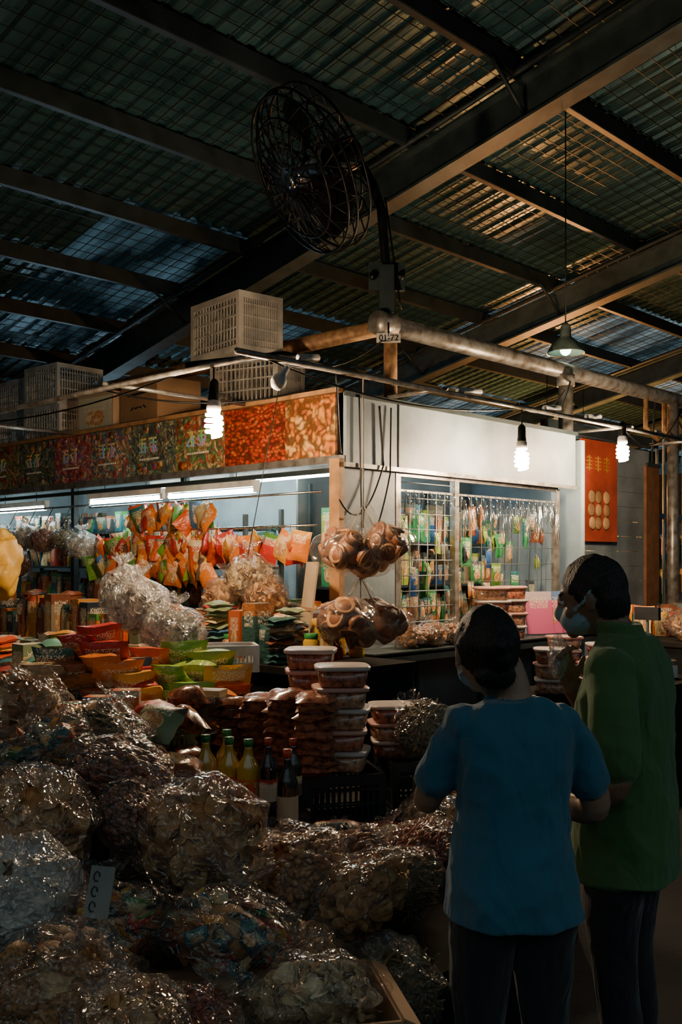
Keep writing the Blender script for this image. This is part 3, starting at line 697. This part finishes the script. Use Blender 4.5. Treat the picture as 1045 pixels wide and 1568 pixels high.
def tubstack(name, lst):
    b = MB()
    for (p, r, h, n) in lst:
        for i in range(n): tub(b, p + Vector((U(-.008, .008), U(-.008, .008), i * h * 1.01)), r, h * .98, RZ(VY + U(-.15, .15)), R.choice([m_tub, m_tub2]), m_redlid if i % 2 else m_clearlid)
    b.obj(name)
tubstack('stack_of_food_tubs', [(A(-.14, 4.62, .72), .115, .095, 5), (A(-.0, 4.32, .70), .115, .09, 5), (A(.24, 4.62, .70), .1, .08, 3)])
tubstack('stack_of_food_tubs', [(Vector((1.5, -.12, 1.01)), .13, .1, 4), (Vector((1.78, -.1, 1.01)), .12, .1, 4)])
tubstack('stack_of_food_tubs', [(Vector((1.1, -.9, .72)), .12, .1, 3), (Vector((1.4, -1.05, .72)), .12, .1, 2), (Vector((1.7, -.95, .72)), .12, .1, 3), (Vector((1.4, -.8, .72)), .11, .09, 4), (Vector((2.0, -.8, .72)), .11, .09, 3)])
def bottle(name, c, h, r, m, cap, lab):
    b = MB(); b.lathe(c, [(0, 0), (r * .9, 0), (r, .01), (r, h * .55), (r * .9, h * .64), (r * .45, h * .76), (r * .36, h * .86), (r * .36, h * .92)], m, 24)
    b.lathe(c, [(r * .42, h * .90), (r * .42, h), (0, h)], cap, 16)
    n = 24; vs = []; fs = []; uvs = []; u = uid()
    for j in range(2):
        for a in range(n + 1): t = 2 * math.pi * a / n; vs.append(Vector(c) + Vector((math.cos(t) * r * 1.015, math.sin(t) * r * 1.015, h * (.15 + .3 * j))))
    for a in range(n): fs.append((a, a + 1, n + 2 + a, n + 1 + a)); q = a % 8; uvs.append([(u + q / 8 + .01, .02), (u + q / 8 + .12, .02), (u + q / 8 + .12, .98), (u + q / 8 + .01, .98)])
    b.add(vs, fs, lab, uvs); b.obj(name)
for x, d in ((-.54, 3.95), (-.44, 3.9), (-.36, 3.85), (-.47, 4.07)): bottle('cooking_oil_bottle', A(x, d, .64), .27, .045, m_oil, m_grn, p_orange)
bottle('soy_sauce_bottle', A(-.20, 3.70, .59), .31, .040, m_soy, m_red, m_card2); bottle('soy_sauce_bottle', A(-.28, 3.82, .64), .28, .036, m_soy, m_red, p_box); bottle('soy_sauce_bottle', A(-.19, 3.92, .64), .26, .036, m_soy, m_red, p_box)
b = MB(); b.box(A(-.38, 3.95, .62), (.52, .40, .03), m_bcrate, RZ(VY))
for sx in (-.25, -.09, .09, .25):
    for sy in (-.18, .18): b.box(A(-.38 + sx, 3.95 + sy, .52), (.03, .03, .18), m_bcrate, RZ(VY))
for sy in (-.19, .19): b.box(A(-.38, 3.95 + sy, .53), (.52, .02, .03), m_bcrate, RZ(VY))
b.box(A(-.20, 3.70, .51), (.10, .10, .16), m_bcrate, RZ(VY)); b.obj('bottle_riser')
for t in (('herb', .36, 4.5, .86, .13, .15), ('date', .52, 4.65, .8, .12, .1), ('sweets', .45, 4.25, .60, .14, .13)): bag(*t)
b = MB(); c = A(-.585, 2.40, .80); rr = RZ(VY + .1) @ RX(-.35) @ RY(.12); b.box(c, (.058, .003, .12), m_tag, rr)
for k in range(3): b.tube([c + rr @ Vector((-.012 + .018 * math.cos(q * .9) * .4, -.003, -.035 + k * .035 + .012 * math.sin(q * .9))) for q in range(7)], .0018, m_ink, 4)
b.tube([c - Vector((0, 0, .06)), c - Vector((0, 0, .2))], .004, m_card); b.obj('price_tag')
b = MB()
for i in range(18): b.pillow(A(-.05 + U(-.2, .35), 3.72 + U(-.22, .2), .49 + U(-.03, .08)), .2, .15, .06, RZ(U(0, 6)) @ RX(math.pi / 2 + U(-.5, .5)), R.choice([p_orange, p_dark, m_red, p_dark]), uid())
b.obj('loose_snack_packets')
b = MB()
for i in range(70): b.pillow(A(U(-1.7, -.60), U(3.55, 4.45), .88 + U(-.15, .12)), .2, .17, .10, RZ(U(0, 6)) @ RX(math.pi / 2 + U(-.9, .9)), R.choice([p_dark, m_pack, m_pack, p_box, p_dark]), uid())
b.obj('mixed_packet_pile')

def cluster(c, n, Rr, seed):
    global R, rnd
    R = random.Random(seed); rnd = R.random; b = MB(); c = Vector(c)
    cs = [c + Vector((Rr * math.cos(a) * k, Rr * math.sin(a) * k, dz)) for a, k, dz in [(2 * math.pi * i / n + .3, 1, U(-.04, .04)) for i in range(n)]] + [c + Vector((0, 0, -.05))]
    for q in cs:
        b.ell(q, (.085, .085, .08), brn, None, 12, 8)
        for i in range(16):
            v = Vector((R.gauss(0, 1), R.gauss(0, 1), R.gauss(0, .8))).normalized(); p = q + v * .09; s = U(.045, .07)
            rot = v.to_track_quat('Z', 'Y').to_matrix() @ RX(U(-.5, .5)) @ RY(U(-.5, .5))
            b.lathe(p, [(0, -.02), (s * .7, -.03), (s, 0), (s * .97, .012)], brn, 14, rot); b.lathe(p, [(s * .98, .010), (s * .9, .018), (s * .5, .008), (0, .004)], tan if i % 3 else brn, 14, rot)
        rings = []
        for j in range(26):
            r, z = prof(j / 25); ring = []
            for a in range(40):
                an = 2 * math.pi * a / 40; rr = .165 * r * (1 + .12 * max(0, z) * math.sin(an * 5)) + .012 * ridge(Vector((math.cos(an) * 1.5, math.sin(an) * 1.5, z * 2)) + q * 4)
                top = max(0, z - .45); base = q + Vector((math.cos(an) * rr, math.sin(an) * rr, z * .165)); ring.append(base.lerp(Vector((c.x, c.y, base.z + top * .12)), min(.9, top * 1.3)))
            rings.append(ring)
        b.loft(rings, p_thin, False)
    return b
tan, brn = M('gourd_face', (.60, .30, .12), .5, var=.4, scale=14), M('gourd_side', (.24, .09, .035), .45)
for (x, y, z, nm) in ((-.35, -.50, 1.68, 0), (-.33, -.46, 1.25, 1)):
    b = cluster((x, y, z), 4, .165, 60 + nm); b.tube([(x, y, z + .12), (x, y, z + .30 if nm else 2.7)], .005, m_rope, 5)
    for a in range(4): b.tube([(x, y, z + .26), (x + .12 * math.cos(a * 1.57), y + .12 * math.sin(a * 1.57), z + .09)], .003, m_rope, 4)
    b.obj('hanging_bags_of_gourd_slices')
R = random.Random(9); rnd = R.random
b = MB(); b.box((-.28, .05, 1.3), (.012, .26, .6), m_card2, RZ(-.5) @ RY(.12)); b.box((-.289, .055, 1.3), (.006, .24, .02), m_card, RZ(-.5) @ RY(.12)); b.obj('cardboard_sheet')
b = MB(); b.ell(A(-2.24, 6.4, 1.58), (.17, .18, .22), m_yel, RZ(VY), 40, 30, lambda v, p: p * (1 + .22 * ridge(v * 1.7) + .1 * ridge(v * 4) - .15)); b.tube([A(-2.24, 6.4, 1.75), A(-2.24, 6.4, 2.7)], .003, m_black); b.obj('yellow_carrier_bag')
b = MB(); b.box((.32, -.02, .84), (.16, .008, .22), m_paper)
for k in range(6):
    for j in range(4): b.box((.27 + .035 * j, -.026, .76 + .03 * k), (.018, .003, .014), m_ink)
b.obj('notice_card')
for (x, k, r) in ((.72, 'cracker', .12), (.95, 'peanut', .11), (1.18, 'cracker', .11), (.52, 'mushroom', .10)): wbag(k, x, -.15, 1.10, r, r, .2)
b = MB()
for i in range(5): b.box((2.15 + .1 * i, -.12 - .02 * i, 1.19), (.012, .24, .34), p_pink, RZ(1.2 + U(-.2, .2)) @ RY(.15), uid())
b.obj('magazine_rack')
b = MB(); c = Vector((2.35, -1.0, .72)); b.box(c + Vector((0, 0, .05)), (.26, .26, .09), m_wpl); b.box(c + Vector((0, 0, .10)), (.14, .14, .02), m_steel); b.lathe(c, [(0, .11), (.15, .115), (.17, .135), (.165, .14), (0, .12)], m_chrome, 24); b.box(c + Vector((-.135, 0, .06)), (.01, .16, .05), m_ink); b.tube([c + Vector((.1, .1, .05)), c + Vector((.1, .1, .45))], .012, m_steel); b.box(c + Vector((.1, .1, .48)), (.04, .2, .1), m_bcrate); b.obj('weighing_scale')
b = MB()
for z in (1.05, 1.4, 1.75): b.box((1.65, .85, z), (2.1, .3, .02), m_steel)
for x in (.65, 1.4, 2.1, 2.68): b.box((x, .98, 1.1), (.03, .03, 2.2), m_steel)
b.box((1.65, 1.02, 1.3), (2.2, .02, 2.4), m_lowwall); b.obj('inner_shelving')
def fillx(name, z, mats, hh):
    b = MB(); x = .7
    while x < 2.7:
        m = R.choice(mats); h = hh * U(.6, 1.1); k = R.choice('pcpc')
        if k == 'p': b.pillow((x, .78, z + h / 2), .12, h, .06, RZ(U(-.3, .3)), m, uid(), 6, 6)
        else: b.box((x, .8, z + h / 2), (.09, .12, h), m, RZ(U(-.2, .2)), uid())
        x += .09
    b.obj(name)
for z in (1.06, 1.41, 1.76): fillx('household_goods_on_shelf', z, [p_green, p_green, p_dark], .30)
b = MB()
for i in range(60):
    x = .66 + (i % 22) * .09; z = U(1.15, 1.94); b.pillow((x, .12 + U(-.03, .05), z), U(.07, .11), U(.12, .24), .04, RZ(U(-.5, .5)), R.choice([p_green, p_dark, p_green, p_green, p_lime, p_dark]), uid(), 4, 4); b.tube([(x, .12, z + .08), (x, .1, 2.08)], .002, m_wire, 4)
b.obj('hanging_household_packets')
b = MB(); table(b, .95, 2.7, -1.3, -.6, .72); b.obj('side_table')
b = MB()
for k in range(18): b.box((4.35, .56, .08 + k * .155), (2.0, .03, .15), m_white, RX(.06))
b.box((4.3, .5, 2.87), (2.2, .08, .1), m_steel); b.obj('wall_neighbour_stall')
b = MB(); b.box((4.2, .50, 2.3), (.72, .012, 1.0), M('red_poster_ground', (.55, .08, .035), .4, scale=3, var=.3))
for i in range(9): b.lathe((4.05 + .14 * (i % 3) + U(-.02, .02), .49, 1.98 + .13 * (i // 3)), [(0, 0), (.07, .0), (.05, .008), (0, .01)], foods['cracker'][i % 2], 16, RX(math.pi / 2))
for k in range(3):
    for s in range(4): b.box((4.0 + .17 * k, .49, 2.52 + .035 * s), (.12 - .03 * (s % 2), .004, .012), m_yel)
    b.box((4.0 + .17 * k, .488, 2.57), (.014, .004, .15), m_yel)
b.obj('red_food_poster')
b = MB(); b.box((5.0, .34, 1.85), (.28, .03, 1.5), m_dwood); b.box((5.0, .32, 1.1), (.3, .02, .05), m_steel); b.box((5.0, .32, 2.6), (.3, .02, .04), m_steel); b.tube([(5, .34, 2.6), (5, .3, 3.3)], .01, m_steel); b.obj('hanging_wooden_board')
b = MB(); m_rail = M('blue_grey_bars', (.22, .28, .32), .4, .3)
for i in range(24): b.tube([(5.45 + i * .16, .5, .0), (5.45 + i * .16, .5, 3.0)], .017, m_rail)
for z in (.1, 1.1, 2.1, 3.0): b.box((7.35, .5, z), (3.9, .04, .05), m_rail)
b.obj('barred_gate')
b = MB(); table(b, 3.25, 7.2, -1.1, .0, .92); b.obj('neighbour_counter')
for i in range(10): wbag(R.choice(['date', 'cracker', 'chili', 'herb', 'sweets']), 3.5 + i * .38, -.65 + U(-.15, .15), 1.05, .17, .17)
fill('neighbour_packet_goods', 3.4, 7.0, -.4, -.05, .92, .3, .2, .3, [p_dark, p_snack], 'pp')
b = MB(); table(b, -.2, 3.0, -3.6, -2.9, .80); b.obj('aisle_table')
for i in range(9): wbag(R.choice(['date', 'herb', 'chili', 'peanut']), -.05 + i * .35, -3.2 + U(-.15, .15), .94, .18, .17)
b = MB()
for i in range(7): b.box((10 + i * .9, 5.0, 1.2), (.7, .5, 2.4), R.choice([m_lowwall, m_gcrate, p_green]), None, uid())
for i in range(7): b.box((10 + i * .9, 4.72, 1.9), (.6, .05, .5), p_green, None, uid()); b.box((10 + i * .9, 4.72, 1.2), (.6, .05, .5), p_box, None, uid())
b.obj('distant_stall_shelves')

# ---------------------------------------------------------------- people
m_skinW = M('skin_woman', (.34, .19, .125), .5, var=.08, bump=.05); m_skinM = M('skin_man', (.22, .115, .07), .5, var=.08, bump=.05)
def hairmat():
    g = G('black_hair'); ob = g.n('TexCoord').outputs['Object']
    nn = g.n('TexNoise', {'Vector': g.n('VectorMath', {0: ob, 1: (60., 60., 9.)}, operation='MULTIPLY').outputs[0], 'Scale': 3., 'Detail': 3.})
    bp = g.n('Bump', {'Height': nn.outputs[0], 'Strength': .8, 'Distance': .015})
    return g.surf(g.n('BsdfPrincipled', {'Base Color': (.008, .006, .005, 1), 'Roughness': .55, 'Normal': bp.outputs[0]}).outputs[0])
m_hair = hairmat()
def fabric(name, col):
    g = G(name); ob = g.n('TexCoord').outputs['Object']
    n1 = g.n('TexNoise', {'Vector': g.n('VectorMath', {0: ob, 1: (1., 1., .45)}, operation='MULTIPLY').outputs[0], 'Scale': 9., 'Detail': 3., 'Distortion': .6})
    n2 = g.n('TexNoise', {'Vector': ob, 'Scale': 400.})
    bp = g.n('Bump', {'Height': n1.outputs[0], 'Strength': .8, 'Distance': .04}); b2 = g.n('Bump', {'Height': n2.outputs[0], 'Strength': .15, 'Distance': .002, 'Normal': bp.outputs[0]})
    return g.surf(g.n('BsdfPrincipled', {'Base Color': c4(col), 'Roughness': .85, 'Sheen Weight': .2, 'Normal': b2.outputs[0]}).outputs[0])
m_blue = fabric('blue_tshirt_cotton', (.032, .13, .20)); m_green = fabric('green_polo_cotton', (.055, .135, .035)); m_trs = fabric('black_trousers', (.008, .008, .010))
m_mask = M('face_mask', (.25, .35, .40), .7, var=.05); m_shoe = M('shoe', (.02, .02, .02), .6); m_eye = M('eye_white', (.7, .68, .65), .2, var=.02); m_iris = M('iris', (.02, .012, .008), .1); m_lip = M('lips', (.35, .13, .10), .4, var=.05)
def cr(pts, rs, k=5):
    P = [Vector(p) for p in pts]; out = []; ro = []
    for i in range(len(P) - 1):
        p0, p1, p2, p3 = P[max(0, i - 1)], P[i], P[i + 1], P[min(len(P) - 1, i + 2)]
        for j in range(k):
            t = j / k; out.append(.5 * ((2 * p1) + (p2 - p0) * t + (2 * p0 - 5 * p1 + 4 * p2 - p3) * t * t + (3 * p1 - p0 - 3 * p2 + p3) * t ** 3)); ro.append(rs[i] + (rs[i + 1] - rs[i]) * t)
    out.append(P[-1]); ro.append(rs[-1]); return out, ro
def limb(b, pts, rs, mat, n=18):
    p, r = cr(pts, rs); b.tube(p, r, mat, n)
    b.ell(p[0], (r[0],) * 3, mat, None, 14, 8); b.ell(p[-1], (r[-1],) * 3, mat, None, 14, 8)
def torso(b, rows, mat, n=36, ex=2.4):
    rings = []
    pts, _ = cr([(r[1], r[2], r[0]) for r in rows], [0] * len(rows)); _, rx = cr([(r[1], r[2], r[0]) for r in rows], [r[3] for r in rows]); _, ry = cr([(r[1], r[2], r[0]) for r in rows], [r[4] for r in rows])
    for p, a, c in zip(pts, rx, ry):
        ring = []
        for i in range(n):
            t = 2 * math.pi * i / n; x, y = math.cos(t), math.sin(t); k = (abs(x) ** ex + abs(y) ** ex) ** (-1 / ex); ring.append(Vector((p.x + x * k * a, p.y + y * k * c, p.z)))
        rings.append(ring)
    b.loft(rings, mat)
def hand(b, w, d, nrm, mat, curl=.6, side=1):
    w = Vector(w); d = Vector(d).normalized(); nrm = Vector(nrm); nrm = (nrm - d * nrm.dot(d)).normalized(); s = d.cross(nrm) * side
    rings = []
    for t, hw, ht in ((-.01, .022, .018), (.02, .028, .017), (.05, .037, .016), (.08, .039, .013), (.088, .034, .010)):
        rings.append([w + d * t + s * math.cos(a) * hw + nrm * math.sin(a) * ht for a in [2 * math.pi * i / 16 for i in range(16)]])
    b.loft(rings, mat)
    for off, L in ((-.029, .056), (-.010, .070), (.010, .076), (.029, .068)):
        p = w + d * .08 + s * off; ang = curl * .3; pts = [p]
        for seg in (.45, .32, .25):
            q = pts[-1] + (d * math.cos(ang) + nrm * math.sin(ang)) * L * seg; pts.append(q); ang += curl
        b.tube(pts, [.0095, .009, .0085, .007], mat, 10); b.ell(pts[-1], (.0072,) * 3, mat, None, 8, 6)
        for q in pts[:-1]: b.ell(q, (.0096,) * 3, mat, None, 8, 6)
    p = w + d * .02 + s * .026; q1 = p + (s * .6 + d * .7 + nrm * .3).normalized() * .04; q2 = q1 + (s * .25 + d * .8 + nrm * .5).normalized() * .03
    b.tube([p, q1, q2], [.014, .011, .009], mat, 10); b.ell(q2, (.009,) * 3, mat, None, 8, 6); b.ell(q1, (.011,) * 3, mat, None, 8, 6)
def head(b, C, rot, k, skin, bun, mask=True):
    C = Vector(C)
    def T(p): return C + rot @ (Vector(p) * k)
    def sh(v, p):
        if v.z < 0: p.x *= 1 - .30 * (-v.z) ** 1.6; p.y *= (1 - .42 * -v.z) if v.y < 0 else (1 - .05 * -v.z)
        if v.y > .2: p.y *= .97
        return p * k
    b.ell(C, (.074, .092, .112), skin, rot, 36, 26, sh)
    def e(p, r, m, q=None): b.ell(T(p), tuple(a * k for a in r), m, rot @ q if q else rot, 16, 12)
    e((0, .098, -.018), (.013, .017, .014), skin); e((0, .090, .004), (.009, .012, .026), skin, RX(.25)); e((0, .072, -.088), (.026, .022, .02), skin)
    for sx in (-1, 1):
        e((sx * .031, .083, .004), (.0145, .009, .008), m_eye); e((sx * .031, .0905, .004), (.006, .003, .006), m_iris); e((sx * .031, .082, .026), (.018, .008, .005), m_hair); e((sx * .031, .081, .015), (.017, .010, .006), skin)
        e((sx * .080, -.002, -.012), (.007, .014, .026), skin, RZ(sx * .25)); e((sx * .045, .06, -.03), (.022, .02, .022), skin)
        e((sx * .064, .018, .020), (.016, .024, .040), m_hair)
    e((0, .088, -.052), (.024, .009, .005), m_lip); e((0, .087, -.060), (.021, .009, .006), m_lip)
    if mask:
        b.ell(T((0, .048, -.052)), (.063 * k, .058 * k, .048 * k), m_mask, rot, 20, 14)
        e((0, .098, -.03), (.02, .02, .025), m_mask)
        for sx in (-1, 1): b.tube([T((sx * .055, .06, -.03)), T((sx * .078, .02, -.01)), T((sx * .086, -.01, .02))], .0026, m_mask, 6); b.tube([T((sx * .055, .05, -.08)), T((sx * .074, .015, -.05)), T((sx * .084, -.015, -.03))], .0026, m_mask, 6)
    def hs(v, p):
        f = 1 + .06 * noise.noise(v * 3.2 + Vector((k * 7, 0, 0))) + .03 * noise.noise(Vector((v.x * 14, v.y * 14, v.z * 3)))
        if v.z < 0: p.x *= 1 - .22 * (-v.z)
        return p * f * k
    if bun:
        b.ell(T((0, -.018, .016)), (.084, .096, .108), m_hair, rot, 40, 28, hs); e((0, -.100, .012), (.040, .032, .036), m_hair); e((.008, -.102, -.02), (.028, .024, .028), m_hair)
        e((.0, -.055, -.062), (.056, .038, .038), m_hair)
        e((0, -.094, .034), (.03, .012, .007), m_black)
    else:
        b.ell(T((0, -.014, .030)), (.081, .096, .094), m_hair, rot, 40, 28, hs)
        b.ell(T((0, -.046, -.018)), (.080 * k, .060 * k, .086 * k), m_hair, rot, 32, 20)
def person(name, b, T, voxel, cloth):
    src = b.mesh(name + '_src'); o = bpy.data.objects.new(name, src); bpy.context.collection.objects.link(o)
    md = o.modifiers.new('r', 'REMESH'); md.mode = 'VOXEL'; md.voxel_size = voxel; md.use_smooth_shade = True
    sm = o.modifiers.new('s', 'SMOOTH'); sm.factor = .5; sm.iterations = 3
    dg = bpy.context.evaluated_depsgraph_get(); me = bpy.data.meshes.new_from_object(o.evaluated_get(dg)); me.name = name
    o.modifiers.clear(); bvh = BVHTree.FromPolygons([tuple(v) for v in b.v], b.f)
    me.materials.clear()
    for m in b.mats: me.materials.append(m)
    cl = {b.mats.index(m): a for m, a in cloth.items() if m in b.mats}; disp = {}
    mi = []
    for p in me.polygons:
        r = bvh.find_nearest(p.center); k = b.mi[r[2]] if r[2] is not None else 0
        mi.append(k)
        if k in cl:
            for v in p.vertices: disp[v] = cl[k]
    nv = len(me.vertices); co = [0.] * (nv * 3); no = [0.] * (nv * 3)
    me.vertices.foreach_get('co', co); me.vertices.foreach_get('normal', no)
    for vi, a in disp.items():
        i = vi * 3; p = Vector(co[i:i + 3]); nr = Vector(no[i:i + 3]); q = Vector((p.x * 5 + p.z * 3, p.y * 5, p.z * 5 - p.x * 3))
        p = p + nr * a * (ridge(q) * .7 + ridge(q * 2.1) * .3 - .5 + 1.2 * noise.noise(Vector((p.x * 12, p.y * 12, p.z * 2.5))) * max(0, 1.1 - p.z))
        co[i:i + 3] = p
    me.vertices.foreach_set('co', co)
    me.polygons.foreach_set('material_index', mi); me.polygons.foreach_set('use_smooth', [True] * len(mi))
    me.transform(T); c = T.to_translation(); me.transform(Matrix.Translation(-c)); me.update(); o.data = me; bpy.data.meshes.remove(src); o.location = c; return o
def legs(b, hz, sp, kz, mat, shoe, fw=.0, r0=.095):
    for sx in (-1, 1):
        limb(b, [(sx * sp, 0, hz), (sx * sp * 1.05, .015, (hz + kz) / 2), (sx * sp * 1.1, .01, kz), (sx * sp * 1.15, -.015, kz * .5), (sx * sp * 1.15, -.02, .09)], [r0, r0 * .88, r0 * .68, r0 * .6, r0 * .52], mat)
        b.ell((sx * sp * 1.2, .04, .045), (.045, .125, .045), shoe, None, 20, 12)
b = MB()
torso(b, [(.705, 0, 0, .176, .130), (.73, 0, 0, .175, .130), (.80, 0, -.005, .170, .128), (.92, 0, 0, .144, .112), (1.0, 0, .0, .138, .105), (1.08, 0, 0, .146, .110), (1.16, 0, 0, .158, .105), (1.205, 0, -.003, .155, .088), (1.235, 0, -.01, .118, .07), (1.258, 0, -.012, .072, .058)], m_blue)
limb(b, [(0, -.01, 1.22), (0, .0, 1.27), (-.02, .012, 1.33)], [.050, .045, .048], m_skinW)
for sx in (-1, 1): b.ell((sx * .125, 0, 1.19), (.056, .06, .053), m_blue, None, 20, 12)
limb(b, [(-.12, 0, 1.195), (-.163, .02, 1.13), (-.186, .05, 1.055)], [.052, .054, .057], m_blue); limb(b, [(.12, 0, 1.195), (.172, .005, 1.13), (.202, .015, 1.05)], [.052, .055, .059], m_blue)
limb(b, [(-.13, 0, 1.19), (-.178, .04, 1.08), (-.203, .09, .985), (-.16, .19, .985), (-.10, .28, 1.0)], [.043, .041, .036, .031, .024], m_skinW); limb(b, [(.13, 0, 1.19), (.188, .01, 1.07), (.222, .03, .965), (.16, .14, .955), (.08, .24, .98)], [.043, .042, .038, .033, .025], m_skinW)
hand(b, (-.095, .29, 1.0), (.5, .8, .1), (.7, -.3, -.4), m_skinW, .6, -1); hand(b, (.072, .25, .983), (-.4, .85, .15), (-.7, -.3, -.3), m_skinW, .6, 1)
legs(b, .69, .078, .42, m_trs, m_shoe, r0=.088)
head(b, (-.065, .02, 1.372), RZ(.10) @ RX(-.12), .96, m_skinW, True)
T = Matrix.Translation(A(.435, 2.5, 0)) @ Matrix.Rotation(VY + math.radians(6), 4, 'Z')
person('woman_in_blue_tshirt', b, T, .0055, {m_blue: .015, m_trs: .006})
b = MB()
torso(b, [(.68, 0, 0, .185, .142), (.72, 0, 0, .184, .142), (.82, 0, .005, .182, .145), (.98, 0, .015, .178, .145), (1.1, 0, .01, .18, .135), (1.22, 0, 0, .194, .125), (1.30, 0, -.005, .19, .105), (1.35, 0, -.005, .145, .085), (1.385, 0, .005, .085, .068)], m_green)
torso(b, [(1.36, 0, .010, .080, .072), (1.39, 0, .016, .070, .068), (1.418, 0, .024, .066, .066)], m_green)
limb(b, [(0, .005, 1.33), (0, .035, 1.40), (0, .07, 1.46)], [.058, .052, .054], m_skinM)
for sx in (-1, 1): b.ell((sx * .16, 0, 1.29), (.068, .07, .065), m_green, None, 20, 12)
limb(b, [(-.16, 0, 1.29), (-.21, -.02, 1.19), (-.235, -.03, 1.05)], [.064, .069, .072], m_green); limb(b, [(.16, 0, 1.29), (.205, .03, 1.2), (.225, .06, 1.11)], [.064, .068, .070], m_green)
limb(b, [(-.17, 0, 1.28), (-.22, -.025, 1.12), (-.24, -.03, .98), (-.22, .10, .94), (-.18, .22, .96)], [.050, .050, .044, .038, .028], m_skinM); limb(b, [(.165, 0, 1.28), (.215, .04, 1.16), (.22, .09, 1.06), (.14, .16, 1.13), (.05, .185, 1.21)], [.050, .050, .044, .036, .027], m_skinM)
hand(b, (-.175, .232, .962), (.3, .9, .1), (.9, -.3, -.2), m_skinM, .6, -1); hand(b, (.046, .188, 1.215), (-.3, .15, .9), (-.5, -.85, 0), m_skinM, .75, 1)
legs(b, .72, .085, .45, m_trs, m_shoe, r0=.094)
head(b, (0, .105, 1.493), RZ(.20) @ RX(-.22), 1.03, m_skinM, False)
T = Matrix.Translation(A(.845, 2.93, 0)) @ Matrix.Rotation(VY + math.radians(58), 4, 'Z')
person('man_in_green_polo', b, T, .0058, {m_green: .015, m_trs: .006})
b = MB(); hp = T @ Vector((.0, .21, 1.31))
b.ell(hp, (.028, .028, .06), p_clear2, None, 36, 28, lambda v, p: p * (1 + .5 * ridge(v * 2.5) + .2 * ridge(v * 6) - .4)); b.obj('crumpled_plastic_bag')

# ---------------------------------------------------------------- world, camera
w = bpy.data.worlds.new('dusk'); bpy.context.scene.world = w; w.use_nodes = True; wt = w.node_tree
bg = wt.nodes['Background']
tc = wt.nodes.new('ShaderNodeTexCoord'); sp = wt.nodes.new('ShaderNodeSeparateXYZ'); rp = wt.nodes.new('ShaderNodeValToRGB')
wt.links.new(tc.outputs['Generated'], sp.inputs[0]); wt.links.new(sp.outputs[2], rp.inputs[0]); wt.links.new(rp.outputs[0], bg.inputs[0])
rp.color_ramp.elements[0].position = 0.; rp.color_ramp.elements[0].color = (.018, .036, .044, 1); rp.color_ramp.elements[1].position = .6; rp.color_ramp.elements[1].color = (.75, .98, 1.05, 1)
e = rp.color_ramp.elements.new(.25); e.color = (.035, .08, .10, 1)
bg.inputs[1].default_value = .75
cam = bpy.data.cameras.new('camera'); co = bpy.data.objects.new('camera', cam); bpy.context.collection.objects.link(co)
co.location = (CX, CY, 1.6); co.rotation_euler = (math.pi / 2, 0, VY); cam.sensor_width = 36; cam.lens = 36 * 1518 / 1568; cam.shift_y = 76 / 1568; cam.clip_start = .05
bpy.context.scene.camera = co
